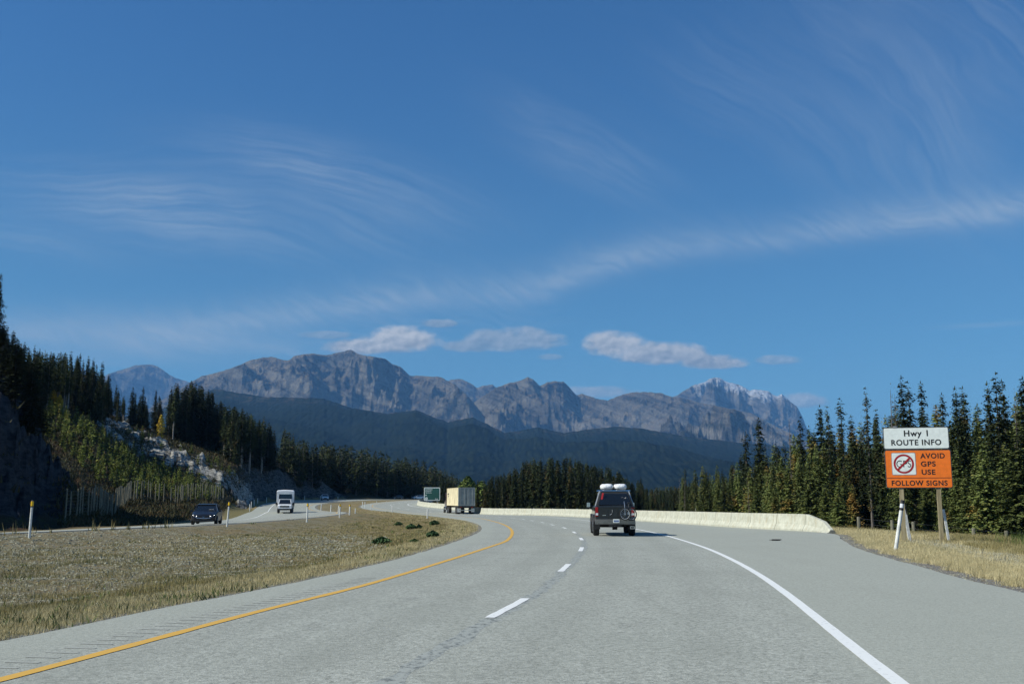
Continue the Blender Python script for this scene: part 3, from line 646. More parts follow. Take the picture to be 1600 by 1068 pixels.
# ------------------------------------------------------------------ mesh builder
class MB:
    def __init__(s): s.v = []; s.f = []; s.m = []
    def add(s, vs, fs, mi=0):
        o = len(s.v); s.v += [tuple(v) for v in vs]; s.f += [tuple(i+o for i in f) for f in fs]; s.m += [mi]*len(fs)
    def box(s, c, d, mi=0, tap=(1, 1), rot=None):
        cx, cy, cz = c; x, y, z = d[0]/2, d[1]/2, d[2]/2; tx, ty = tap
        vs = [(-x, -y, -z), (x, -y, -z), (x, y, -z), (-x, y, -z), (-x*tx, -y*ty, z), (x*tx, -y*ty, z), (x*tx, y*ty, z), (-x*tx, y*ty, z)]
        if rot is not None: vs = [rot @ Vector(v) for v in vs]
        s.add([(v[0]+cx, v[1]+cy, v[2]+cz) for v in vs], [(0, 3, 2, 1), (4, 5, 6, 7), (0, 1, 5, 4), (1, 2, 6, 5), (2, 3, 7, 6), (3, 0, 4, 7)], mi)
    def tube(s, pts, r, n=8, mi=0, cap=True):
        pts = [Vector(p) for p in pts]; rs = r if hasattr(r, '__len__') else [r]*len(pts); rings = []
        for i, p in enumerate(pts):
            d = (pts[min(i+1, len(pts)-1)]-pts[max(i-1, 0)]).normalized(); a = d.orthogonal().normalized() if abs(d.z) < .95 else Vector((1, 0, 0)); a = (a - d*a.dot(d)).normalized(); b = d.cross(a)
            rings.append([p+(a*math.cos(2*math.pi*k/n)+b*math.sin(2*math.pi*k/n))*rs[i] for k in range(n)])
        vs = [v for q in rings for v in q]; fs = [(i*n+k, i*n+(k+1) % n, (i+1)*n+(k+1) % n, (i+1)*n+k) for i in range(len(pts)-1) for k in range(n)]
        if cap: fs += [tuple(range(n-1, -1, -1)), tuple((len(pts)-1)*n+k for k in range(n))]
        s.add(vs, fs, mi)
    def ring(s, c, R_, r, axis='x', n=24, k=8, mi=0):
        vs = []; c = Vector(c)
        for i in range(n):
            a = 2*math.pi*i/n
            for j in range(k):
                b = 2*math.pi*j/k; q = R_+r*math.cos(b); w = r*math.sin(b)
                vs.append(c+(Vector((w, q*math.cos(a), q*math.sin(a))) if axis == 'x' else Vector((q*math.cos(a), w, q*math.sin(a)))))
        s.add(vs, [(i*k+j, ((i+1) % n)*k+j, ((i+1) % n)*k+(j+1) % k, i*k+(j+1) % k) for i in range(n) for j in range(k)], mi)
    def disc(s, c, r, w, axis='x', n=24, mi=0, r2=None):
        c = Vector(c); r2 = r if r2 is None else r2; vs = []
        for q, rr in ((-w/2, r), (w/2, r2)):
            for i in range(n):
                a = 2*math.pi*i/n
                vs.append(c+(Vector((q, rr*math.cos(a), rr*math.sin(a))) if axis == 'x' else Vector((rr*math.cos(a), q, rr*math.sin(a)))))
        s.add(vs, [(i, (i+1) % n, n+(i+1) % n, n+i) for i in range(n)]+[tuple(range(n)), tuple(range(2*n-1, n-1, -1))], mi)
    def loft(s, rings, mi=0, cap=True, closed=True):
        n = len(rings[0]); vs = [v for q in rings for v in q]; kk = n if closed else n-1
        fs = [(i*n+k, i*n+(k+1) % n, (i+1)*n+(k+1) % n, (i+1)*n+k) for i in range(len(rings)-1) for k in range(kk)]
        if cap: fs += [tuple(range(n-1, -1, -1)), tuple((len(rings)-1)*n+k for k in range(n))]
        s.add(vs, fs, mi)
    def build(s, name, m=None, parent=None, bevel=0, smooth=False, seg=2, fix=True, sub=0):
        me = bpy.data.meshes.new(name); me.from_pydata(s.v, [], s.f); me.update()
        for mm in (m if isinstance(m, (list, tuple)) else [m]):
            if mm: me.materials.append(mm)
        me.polygons.foreach_set('material_index', s.m)
        if fix or bevel:
            bm = bmesh.new(); bm.from_mesh(me)
            if fix: bmesh.ops.recalc_face_normals(bm, faces=bm.faces)
            if bevel:
                eg = [e for e in bm.edges if len(e.link_faces) == 2 and e.calc_face_angle(0) > R(28)]
                bmesh.ops.bevel(bm, geom=eg, offset=bevel, segments=seg, affect='EDGES', profile=.6, clamp_overlap=True)
            bm.to_mesh(me); bm.free()
        if smooth: me.polygons.foreach_set('use_smooth', [True]*len(me.polygons))
        o = link(name, me, None, parent)
        if sub: md = o.modifiers.new('s', 'SUBSURF'); md.levels = sub; md.render_levels = sub
        return o

# ------------------------------------------------------------------ trees
def b_leaf(base, tip, warm, wamt):
    def f(t, b):
        p = t.coord('Object'); oi = t.n('ShaderNodeObjectInfo'); rnd = E(t.nt, oi.outputs['Random']); w = t.pos()
        n = t.noise(w, 2.2, 3, .6); br = t.noise(w, .55, 3, .6)
        c = t.mix(n.ramp(.3, .7), base, tip)
        c = t.mix((br.ramp(.50, .68)*wamt*rnd.ramp(.25, .8)*1.0).clamp(), c, warm)
        v = t.n('ShaderNodeHueSaturation'); t.L(c, v.inputs['Color']); t.L(rnd*.8+.65, v.inputs['Value'])
        t.L(v.outputs[0], b.inputs['Base Color']); b.inputs['Roughness'].default_value = .75; b.inputs['Specular IOR Level'].default_value = .2
    return f
M_needle = mat("needles_spruce", b_leaf((.018, .028, .012), (.058, .075, .026), (.15, .09, .03), .6))
M_lit = mat("needles_spruce_sunlit", b_leaf((.060, .090, .026), (.22, .25, .075), (.38, .22, .06), .85))  # brighter spruce needles: sunlight on the right-hand trees painted into the colour
M_pine = mat("needles_pine", b_leaf((.028, .042, .014), (.080, .100, .030), (.14, .11, .03), .35))
M_young = mat("needles_young_pine", b_leaf((.09, .12, .024), (.21, .24, .05), (.30, .20, .05), .5))
M_dead = mat("dead_twigs", b_leaf((.12, .10, .085), (.22, .19, .165), (.20, .12, .06), .5))
M_yleaf = mat("yellow_leaves", b_leaf((.45, .30, .03), (.62, .45, .05), (.4, .3, .03), .5))
M_broad = mat("fresh_green_leaves", b_leaf((.10, .15, .03), (.22, .27, .06), (.25, .2, .05), .4))
def b_bark(c0, c1):
    return lambda t, b: (t.L(t.mix(t.noise(t.scale(t.coord('Object'), (9, 9, 2)), 1.0, 5, .7).ramp(.35, .65), c0, c1), b.inputs['Base Color']), setattr(b.inputs['Roughness'], 'default_value', .95))
M_bark = mat("bark_grey_brown", b_bark((.055, .046, .038), (.20, .175, .15))); M_barkp = mat("bark_pale", b_bark((.15, .13, .11), (.36, .33, .29)))
def tri_arrays(L_): return np.array(L_, np.float32).reshape(-1, 3)
def crown_mesh(name, h, rad, seed, base=.1, dens=1.0, leaf=.22, droop=.35, narrow=1.0, gappy=.15, tipshape=.8, m=None, whorl=5, club=0.0):
    """branches spread on every side of a stem; each carries a row of small tilted leaf-sized sprays"""
    r_ = random.Random(seed); V_ = []; Fq = []
    zb = h*base; nlev = int((h-zb)/(.36*(leaf/.22)**.6)*dens)
    run = 0.0; side = [r_.uniform(.75, 1.2) for _ in range(12)]
    for l in range(nlev):
        t = (l+r_.random()*.6)/nlev; z = zb+(h-zb)*t+r_.uniform(-.12, .12)
        pr = ((1-t)**tipshape)*rad
        if t < .16: pr *= .55+t/.16*.45
        if club: pr *= 1+club*math.exp(-((t-.9)/.05)**2)*2.2
        run = run*.6+.4*r_.uniform(-1, 1); pr *= 1+run*.45
        nb = max(2, int(whorl*(.55+.6*(1-t))))
        if r_.random() < gappy: nb = max(1, nb-2)
        a0 = r_.uniform(0, 6.28)
        for b in range(nb):
            a = a0+b*6.283/nb+r_.uniform(-.45, .45); Lb = pr*r_.uniform(.55, 1.18)*side[int(a/6.283*12) % 12]+leaf*.5
            if r_.random() < gappy*.8: Lb *= .5
            k = max(1, int(Lb/(leaf*.75))); ca, sa = math.cos(a), math.sin(a); dr = droop*r_.uniform(.6, 1.4)
            for j in range(k):
                q = (j+r_.uniform(.4, 1.1))/k; rr = Lb*q; zz = z - dr*rr*(1-.35*q) + .10*Lb*q*q*r_.uniform(0, 2)
                wd = leaf*r_.uniform(.7, 1.35)*(1.15-.45*q)
                for _ in range(3 if q < .8 else 2):
                    ox, oy, oz = r_.uniform(-.6, .6)*leaf, r_.uniform(-.6, .6)*leaf, r_.uniform(-1.1, .7)*leaf
                    c = (ca*rr+ox, sa*rr+oy, zz+oz); s_ = r_.choice((-1, 1)); yaw = a+s_*r_.uniform(.2, 1.2)
                    fx, fy = math.cos(yaw)*wd*1.25, math.sin(yaw)*wd*1.25; px, py = -math.sin(yaw)*wd*.55, math.cos(yaw)*wd*.55
                    dz = -wd*r_.uniform(.15, .75); tw = wd*r_.uniform(-.35, .35); i0 = len(V_)
                    V_ += [(c[0]-fx*.4-px*.5, c[1]-fy*.4-py*.5, c[2]-tw), (c[0]+fx*.2-px, c[1]+fy*.2-py, c[2]+dz*.35-tw), (c[0]+fx, c[1]+fy, c[2]+dz), (c[0]+fx*.1+px, c[1]+fy*.1+py, c[2]+dz*.2+tw)]
                    Fq.append((i0, i0+1, i0+2, i0+3))
    # leader shoot
    for j in range(5):
        a = j*2.4; i0 = len(V_); w = leaf*.35; z0 = h-leaf*.9*(1-j*.1)
        V_ += [(0, 0, z0-leaf*.3), (math.cos(a)*w, math.sin(a)*w, z0), (0, 0, h+leaf*.8), (-math.sin(a)*w*.6, math.cos(a)*w*.6, z0+.05)]; Fq.append((i0, i0+1, i0+2, i0+3))
    me = fastmesh(name, V_, Fq, False)
    if m: me.materials.append(m)
    return me
def trunk_mesh(name, h, r, seed, m, top=.96, stubs=0, stublen=.5):
    r_ = random.Random(seed+99); b = MB(); bx, by = r_.uniform(-.02, .02)*h*.3, r_.uniform(-.02, .02)*h*.3
    pts = [(bx*math.sin(t*3), by*math.sin(t*2.3), h*top*t-.4*(t == 0)) for t in (0, .03, .3, .6, .85, 1)]
    b.tube(pts, [r*1.3, r, r*.8, r*.5, r*.24, r*.08], 7)
    for i in range(stubs):
        z = h*r_.uniform(.12, .93); a = r_.uniform(0, 6.28); L_ = stublen*r_.uniform(.4, 1.2)*(1.15-z/h)
        b.tube([(0, 0, z), (math.cos(a)*L_*.6, math.sin(a)*L_*.6, z-L_*.12), (math.cos(a)*L_, math.sin(a)*L_, z-L_*.05)], [r*.16, r*.1, r*.04], 4, cap=False)
    me = bpy.data.meshes.new(name); me.from_pydata(b.v, [], b.f); me.materials.append(m); return me
# kinds: (name, category, crown variants, trunk variants, reference height)
KIND = {}
def kind(key, name, n, h, rad, m, bark, **k):
    tr = k.pop('trunk', .012); st = k.pop('stubs', 0); sl_ = k.pop('stublen', .5); out = []
    for i in range(n):
        hh = h*random.uniform(.95, 1.05); rr = rad*random.uniform(.85, 1.2)
        out.append((crown_mesh("crown", hh, rr, hash(key) % 97*0+len(KIND)*31+i*7+3, m=m, **k), trunk_mesh("trunk", hh, hh*tr, i+len(KIND)*5, bark, stubs=st, stublen=sl_)))
    KIND[key] = (name, out, h)
kind('spruce', 'spruce_tree', 6, 14, 2.3, M_needle, M_bark, base=.02, dens=1.3, leaf=.22, gappy=.10, tipshape=.8, whorl=8)
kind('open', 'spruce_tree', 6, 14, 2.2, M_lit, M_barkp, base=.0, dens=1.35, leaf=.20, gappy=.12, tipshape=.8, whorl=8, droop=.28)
kind('spire', 'fir_tree', 5, 16, 1.55, M_needle, M_bark, base=.06, dens=1.4, leaf=.20, gappy=.18, tipshape=.62, whorl=7, droop=.5)
kind('pine', 'pine_tree', 5, 16, 1.6, M_pine, M_barkp, base=.34, dens=1.2, leaf=.24, gappy=.25, tipshape=.6, whorl=6, droop=.15, stubs=16, stublen=.9)
kind('thin', 'fir_tree', 3, 16, .75, M_needle, M_bark, base=.2, dens=1.5, leaf=.18, gappy=.25, tipshape=.4, whorl=5, droop=.5, club=.35)
kind('snag', 'dead_tree', 4, 15, .5, M_dead, M_bark, base=.3, dens=.35, leaf=.10, gappy=.55, tipshape=.5, whorl=3, droop=.2, stubs=60, stublen=1.1, trunk=.008)
kind('young', 'young_pine_tree', 6, 3.2, .62, M_young, M_bark, base=.04, dens=1.0, leaf=.17, gappy=.1, tipshape=.75, whorl=6, droop=-.15, trunk=.014)
kind('far', 'conifer_tree', 6, 15, 2.3, M_needle, M_bark, base=.0, dens=.7, leaf=.45, gappy=.12, tipshape=.8, whorl=7)
kind('farthin', 'conifer_tree', 4, 16, 1.6, M_pine, M_bark, base=.15, dens=.6, leaf=.42, gappy=.25, tipshape=.55, whorl=5)
TREES = []; _wh = {}
def whole(cm, tm):
    """stem and crown in one mesh, for trees too far off to show their parts"""
    if cm.name not in _wh:
        n = len(cm.vertices); b = MB(); b.v = [tuple(v.co) for v in cm.vertices]; b.f = [tuple(p.vertices) for p in cm.polygons]; b.m = [0]*len(b.f)
        b.add([tuple(v.co) for v in tm.vertices], [tuple(p.vertices) for p in tm.polygons], 1)
        me = bpy.data.meshes.new("tree"); me.from_pydata(b.v, [], b.f); me.materials.append(cm.materials[0]); me.materials.append(tm.materials[0]); me.polygons.foreach_set('material_index', b.m); _wh[cm.name] = me
    return _wh[cm.name]
def plant(key, x, y, h, label, group, z=None, wid=1.0, parts=True, cat=None):
    name, vs, hr = KIND[key]; cm, tm = random.choice(vs); s = h/hr
    z = hz(x, y) if z is None else z
    if parts:
        o = empty(name, (x, y, z-.05), random.uniform(0, 6.28), label=label, cat=cat or name.replace('_', ' '), group=group)
        o.scale = (s*wid, s*wid, s)
        c = bpy.data.objects.new("crown", cm); COL.objects.link(c); c.parent = o
        t = bpy.data.objects.new("trunk", tm); COL.objects.link(t); t.parent = o
    else:
        cm = whole(cm, tm); o = bpy.data.objects.new(name, cm); COL.objects.link(o); o.location = (x, y, z-.05); o.rotation_euler = (0, 0, random.uniform(0, 6.28)); o.scale = (s*wid, s*wid, s)
        tag(o, label, cat or name.replace('_', ' '), group)
    return o
def pos_at(px_, Y): return pray(px_, 760)[0]*Y
def tip_h(px_, ty, Y, z):
    """height of a tree at distance Y whose tip shows at photo row ty"""
    return at(px_, ty, Y).z - z
def sample(n, fx, fy, key, sky, group, label, hmin, hmax, parts=True, shrink=(.72, 1.0), wid=(.85, 1.2), mind=.0, region=None, Hmap=None):
    """scatter n trees; photo skyline bounds their tips; ground heights computed in one go"""
    k = n*8; px_ = np.array([fx() for _ in range(k)]); Y = np.array([fy(p) for p in px_]); X = np.array([pos_at(a, b) for a, b in zip(px_, Y)])
    z, inf = H(X, Y, full=True); cnt = 0
    bad = (inf['M'] | inf['O'] | (inf['dF'] < 4) | (inf['dR'] < 2.5) | inf['B'])
    for i in range(k):
        if cnt >= n: break
        if bad[i]: continue
        if any((X[i]-a)**2+(Y[i]-b)**2 < mind**2 for a, b in TREES): continue
        bx, by = proj(X[i], Y[i], z[i])
        if region and not region(float(bx), float(by), float(Y[i])): continue
        sy = np.interp(px_[i], [s_[0] for s_ in sky], [s_[1] for s_ in sky]) if sky else 0
        hm_ = tip_h(px_[i], sy, Y[i], z[i]) if sky else hmax
        h = hm_*random.uniform(*shrink); h = min(h, hmax*random.uniform(.85, 1.05))
        if h < hmin: continue
        ky = random.choices(*key)[0] if isinstance(key, tuple) else key
        lb = label if isinstance(label, str) else label[ky]
        plant(ky, X[i], Y[i], h, lb, group, z=float(z[i]), wid=random.uniform(*wid), parts=parts)
        TREES.append((X[i], Y[i])); cnt += 1
    return cnt
# --- right of the road: explicit tall skyline trees first: (tip px, tip py, Y, kind, width, label)
SK = [(1352, 605, 74, 'thin', .8, "very slender spindly fir standing clear against the sky left of the orange sign"),
 (1407, 577, 76, 'spire', .85, "tallest slim fir directly above the left corner of the white route sign"),
 (1418, 596, 80, 'thin', 1.1, "slim fir just right of the tallest one above the route sign"),
 (1438, 594, 78, 'spire', .95, "dark pointed fir rising above the middle of the route sign"),
 (1471, 612, 80, 'spire', .9, "shorter pointed fir above the right half of the route sign"),
 (1491, 594, 76, 'spire', .9, "left of two close dark firs at the right corner of the route sign"),
 (1503, 594, 78, 'spire', .95, "right of two close dark firs at the right corner of the route sign"),
 (1541, 586, 74, 'spire', .9, "narrow tall fir between the sign and the right picture edge"),
 (1555, 578, 72, 'spire', 1.05, "tallest dark fir between the sign and the right picture edge"),
 (1564, 583, 75, 'pine', .7, "ragged conifer leaning beside the tallest fir near the right edge"),
 (1597, 586, 68, 'spire', 1.15, "thick dark fir cut by the right edge of the picture"),
 (1312, 622, 88, 'thin', 1.2, "thin-topped fir with a bare leader left of the slender spindly fir"),
 (1329, 640, 84, 'spire', 1.0, "broad-topped fir between two thin ones left of the sign"),
 (1368, 636, 78, 'spire', 1.0, "mid-height fir standing between the spindly fir and the sign"),
 (1280, 622, 100, 'spire', 1.15, "dark full fir above the sloping end of the concrete barrier"),
 (1292, 632, 98, 'spire', .9, "fir behind and right of the full one above the barrier end"),
 (1185, 651, 108, 'spire', 1.2, "tall wide-topped fir standing alone against the mountain slope"),
 (1165, 671, 112, 'thin', 1.3, "narrower fir just left of the tall lone one against the mountain"),
 (1212, 682, 110, 'thin', .9, "thin fir right of the tall lone one against the mountain"),
 (1225, 684, 108, 'thin', 1.0, "slender fir against the pale scree left of the dense firs"),
 (1233, 650, 104, 'snag', 1.0, "tall bare-topped dead conifer before the snowy mountain"),
 (1145, 716, 120, 'spire', 1.1, "pointed spruce left of the tall firs behind the barrier"),
 (1250, 648, 100, 'spire', 1.0, "dark fir left of the full one above the barrier end"),
 (1263, 655, 99, 'spire', 1.1, "dense fir whose top touches the snowy mountain's right foot"),
 (1345, 662, 82, 'spruce', .8, "low rounded spruce under the very slender fir"),
 (1391, 592, 82, 'snag', 1.3, "grey dead snag with bare branches left of the tallest fir"),
 (1397, 598, 80, 'snag', .8, "bare grey dead trunk touching the tallest fir above the sign"),
 (1344, 632, 90, 'snag', .5, "thin bare dead stem left of the very slender fir"),
 (1448, 622, 84, 'snag', .5, "short bare stem behind the fir above the middle of the sign"),
 (1583, 590, 76, 'snag', .9, "dead snag with a tuft at its top near the right edge"),
 (1061, 735, 150, 'snag', .7, "small bare snag against the blue slope left of the right forest"),
 (1070, 727, 145, 'thin', .8, "thin conifer at the left start of the right forest"),
 (885, 707, 190, 'spire', 1.5, "tallest pointed spruce in the wood behind the pickup truck"),
 (796, 727, 210, 'snag', .9, "bare pointed snag at the left end of the wood behind the dashes"),
 (1001, 742, 240, 'spire', 1.3, "lone pointed spruce at the right foot of the middle wood")]
for px_, ty, Y, ky, w, lb in SK:
    X = pray(px_, ty)[0]*Y; z = hz(X, Y); plant(ky, X, Y, tip_h(px_, ty, Y, z)-.2, lb, None, z=z, wid=w); TREES.append((X, Y))
SKY_R = [(1010, 772), (1050, 764), (1062, 742), (1080, 734), (1110, 727), (1140, 728), (1160, 705), (1200, 704), (1240, 672), (1265, 668), (1290, 650), (1330, 664), (1370, 652), (1400, 640), (1440, 640), (1480, 628), (1520, 640), (1560, 625), (1600, 618), (1700, 600), (1900, 580)]
random.seed(21)
LR = {'open': "olive-green spruce in the roadside forest on the right", 'spruce': "full green spruce in the roadside forest on the right", 'spire': "narrow dark fir in the roadside forest on the right", 'thin': "thin sparse fir in the roadside forest on the right", 'pine': "loose pine with bare lower trunk in the roadside forest on the right", 'snag': "grey dead conifer standing in the roadside forest on the right"}
GR = "conifers of the roadside forest on the right"
# front row with branches to the ground
FR = "low bushy spruce at the front edge of the forest on the right"
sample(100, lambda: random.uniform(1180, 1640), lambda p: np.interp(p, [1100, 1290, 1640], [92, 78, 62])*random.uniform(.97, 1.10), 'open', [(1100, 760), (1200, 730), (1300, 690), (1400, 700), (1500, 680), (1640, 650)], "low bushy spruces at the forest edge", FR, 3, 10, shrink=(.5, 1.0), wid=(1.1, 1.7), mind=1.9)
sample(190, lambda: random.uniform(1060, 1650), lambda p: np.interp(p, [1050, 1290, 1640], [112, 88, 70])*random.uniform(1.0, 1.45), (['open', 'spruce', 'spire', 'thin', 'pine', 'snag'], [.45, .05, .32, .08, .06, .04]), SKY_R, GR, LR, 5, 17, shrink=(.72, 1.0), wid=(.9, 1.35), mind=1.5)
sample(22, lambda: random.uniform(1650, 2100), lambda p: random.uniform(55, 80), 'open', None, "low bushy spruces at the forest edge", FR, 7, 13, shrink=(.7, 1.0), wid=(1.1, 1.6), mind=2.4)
# middle wood
SKY_M = [(700, 768), (735, 752), (765, 744), (790, 735), (808, 728), (825, 714), (850, 716), (885, 714), (905, 716), (925, 722), (950, 728), (975, 740), (1000, 752), (1020, 762), (1060, 760)]
LM = {'spire': "narrow conifer in the dark wood behind the pickup truck", 'spruce': "full conifer in the dark wood behind the pickup truck", 'thin': "thin conifer in the dark wood behind the pickup truck"}
sample(200, lambda: random.uniform(728, 1062), lambda p: random.uniform(150, 235), (['spire', 'spruce', 'thin'], [.6, .3, .1]), SKY_M, "conifers of the dark wood behind the pickup truck", LM, 5, 23, shrink=(.86, 1.02), wid=(1.1, 1.7), mind=1.5)
sample(26, lambda: random.uniform(672, 762), lambda p: random.uniform(215, 260), (['spire', 'spruce'], [.6, .4]), [(660, 736), (700, 745), (735, 752), (765, 744)], "conifers behind the container truck", {'spire': "narrow conifer in the wood behind the container truck", 'spruce': "full conifer in the wood behind the container truck"}, 3, 16, shrink=(.8, 1.0), wid=(1.2, 1.8), mind=1.6)
# left: forest behind the far bend, on and above the rock cut, and along the hill top
SKY_L = [(-60, 505), (0, 500), (14, 515), (30, 540), (60, 548), (85, 552), (100, 548), (115, 546), (122, 575), (133, 562), (145, 560), (158, 575), (166, 590), (180, 604), (200, 600), (235, 606), (252, 612), (265, 596), (290, 592), (310, 598), (330, 612), (350, 626), (380, 638), (410, 650), (430, 655), (450, 674), (480, 688), (520, 690), (560, 694), (590, 704), (620, 712), (650, 716), (680, 722), (700, 732), (735, 748), (760, 756)]
LL = {'spruce': "full conifer on the forested hill left of the road", 'spire': "narrow conifer on the forested hill left of the road", 'pine': "pine with pale bare trunk on the hill left of the road", 'thin': "thin conifer on the forested hill left of the road"}
GL = "conifers on the forested hill left of the road"
def rL(bx, by, Y): return not (by > np.interp(bx, [0, 80, 170, 250, 340, 372, 400, 470], [700, 640, 655, 680, 706, 735, 742, 742]))
sample(170, lambda: random.uniform(258, 466), lambda p: random.uniform(203, 262), (['spruce', 'spire', 'pine'], [.35, .4, .25]), SKY_L, GL, LL, 5, 19, shrink=(.8, 1.0), wid=(1.1, 1.6), mind=1.7, region=rL)
sample(130, lambda: random.uniform(40, 268), lambda p: random.uniform(165, 260), (['spruce', 'spire', 'pine'], [.25, .35, .4]), SKY_L, GL, LL, 3, 15, shrink=(.55, 1.0), wid=(.9, 1.4), mind=1.5, region=rL)
sample(40, lambda: random.uniform(28, 130), lambda p: random.uniform(160, 215), (['spruce', 'spire', 'pine'], [.3, .3, .4]), SKY_L, GL, LL, 4, 14, shrink=(.8, 1.0), wid=(.8, 1.2), mind=1.8, region=rL)
sample(60, lambda: random.uniform(-260, 48), lambda p: random.uniform(95, 112), 'spruce', SKY_L, "dark conifers on top of the shaded rock cut", "dark conifer on top of the shaded rock cut", 1.6, 9, shrink=(.7, 1.0), wid=(1.2, 1.9), mind=.9)  # those beyond the left frame edge are unseen, added to cast shade
SL = [(2, 424, 104, 'spruce', .85, "tall ragged conifer cut by the left picture edge above the rock cut"),
 (112, 542, 176, 'pine', .9, "tallest pine with bare trunk on the left hill top"), (98, 549, 178, 'pine', .75, "slim pine just left of the tallest pine on the left hill top"), (105, 551, 175, 'pine', .8, "pine squeezed between the two tall pines on the left hill top"),
 (139, 552, 184, 'spire', 1.1, "pointed spruce before the far snowy peak on the left"), (147, 558, 186, 'spire', 1.0, "spruce right of the pointed one before the far snowy peak"), (155, 575, 184, 'spruce', .8, "dark shorter spruce beside the gap showing the left peak"),
 (121, 585, 186, 'spruce', .7, "low dark spruce in the gap between the hill-top pines and spruces"), (40, 533, 172, 'pine', .9, "pine at the left end of the hill-top row"), (55, 538, 174, 'pine', .8, "second pine from the left in the hill-top row")]
for px_, ty, Y, ky, w, lb in SL:
    X = pray(px_, ty)[0]*Y; z = hz(X, Y); plant(ky, X, Y, tip_h(px_, ty, Y, z)-.2, lb, None, z=z, wid=w); TREES.append((X, Y))
# farther wood behind the far bend : trees too far to show their parts
GF = "distant conifers behind the far bend"; LF = "distant conifer in the dark wood behind the far bend"
for (n_, a, b, y0, y1) in ((60, 440, 520, 268, 320), (100, 500, 640, 305, 380), (60, 620, 770, 368, 450)):
    sample(n_, lambda: random.uniform(a, b), lambda p: random.uniform(max(y0, np.interp(p, [440, 480, 540, 620, 700, 770], [256, 282, 312, 350, 402, 440])), y1), (['far', 'farthin'], [.65, .35]), SKY_L, GF, LF, 4, 26, parts=False, shrink=(.78, 1.0), wid=(1.1, 1.6), mind=2.0)
for px_ in range(392, 500, 4):   # trees right on the rim of the rock cut
    pass
# one mass of trees beyond those
def forest_mass(name, n, fx, fy, sky, hmax, lab, seed, minh=4):
    random.seed(seed); px_ = np.array([fx() for _ in range(n)]); Y = np.array([fy(p) for p in px_]); X = np.array([pos_at(a, b) for a, b in zip(px_, Y)]); z, inf = H(X, Y, full=True)
    bad = inf['M'] | inf['O'] | (inf['dF'] < 5) | (inf['dR'] < 4) | inf['B']
    protos = []
    for s_ in range(5):
        me = crown_mesh("p", 15, 1.7, 900+s_, base=.05, dens=.35, leaf=.75, gappy=.2, tipshape=.75, whorl=5)
        v = np.empty(len(me.vertices)*3, np.float32); me.vertices.foreach_get('co', v); protos.append(v.reshape(-1, 3)); bpy.data.meshes.remove(me)
    V_ = []
    for i in range(n):
        if bad[i]: continue
        h = min(tip_h(px_[i], np.interp(px_[i], [s_[0] for s_ in sky], [s_[1] for s_ in sky]), Y[i], z[i])*random.uniform(.75, 1.0), hmax*random.uniform(.7, 1.1))
        if h < minh: continue
        p = protos[i % 5]*(h/15*random.uniform(.85, 1.3), h/15, h/15); a = random.uniform(0, 6.28)
        q = np.stack([p[:, 0]*math.cos(a)-p[:, 1]*math.sin(a)+X[i], p[:, 0]*math.sin(a)+p[:, 1]*math.cos(a)+Y[i], p[:, 2]+z[i]], 1); V_.append(q)
    V_ = np.vstack(V_); me = fastmesh(name, V_, np.arange(len(V_)).reshape(-1, 4)); me.materials.append(M_needle)
    return tag(link(name, me), lab, "forest", None, 'stuff')
SKY_B = [(200, 690), (440, 705), (520, 712), (600, 722), (660, 730), (700, 742), (740, 756), (800, 762), (900, 764), (1000, 764), (1040, 760), (1100, 756), (1200, 750), (1300, 740), (1700, 720)]
forest_mass("distant_forest", 2600, lambda: random.uniform(380, 1350), lambda p: math.exp(random.uniform(math.log(260 if p > 760 else np.interp(p, [380, 440, 620, 760], [300, 330, 430, 480])), math.log(900))), SKY_B, 20, "dense dark conifer forest filling the valley floor beyond the road", 5)

# ------------------------------------------------------------------ young pines on the cleared slope
random.seed(33)
def rY(bx, by, Y):
    top = np.interp(bx, [60, 70, 120, 170, 230, 300, 350], [642, 632, 656, 684, 724, 754, 774]); bot = np.interp(bx, [60, 75, 120, 170, 230, 300, 350], [660, 690, 725, 765, 780, 784, 782])
    return top < by < bot and bx < 352
YG = "young pines on the cleared slope left of the road"
sample(280, lambda: random.uniform(62, 350), lambda p: random.uniform(118, 200), 'young', None, YG, "small yellow-green young pine on the slope below the pale rock", 1.3, 3.1, parts=False, shrink=(.5, 1.0), wid=(.8, 1.1), mind=.8, region=rY)
def rS(bx, by, Y): return np.interp(bx, [200, 380], [682, 742]) < by < np.interp(bx, [200, 380], [690, 752]) if bx > 190 else False
sample(26, lambda: random.uniform(195, 380), lambda p: random.uniform(185, 215), 'young', None, "young pines along the rock ledge", "small young pine growing on the pale rock ledge", 1.2, 2.8, parts=False, shrink=(.5, 1.0), mind=1.2, region=lambda bx, by, Y: abs(by-np.interp(bx, [172, 258, 345, 384], [668, 700, 735, 762])) < 8)
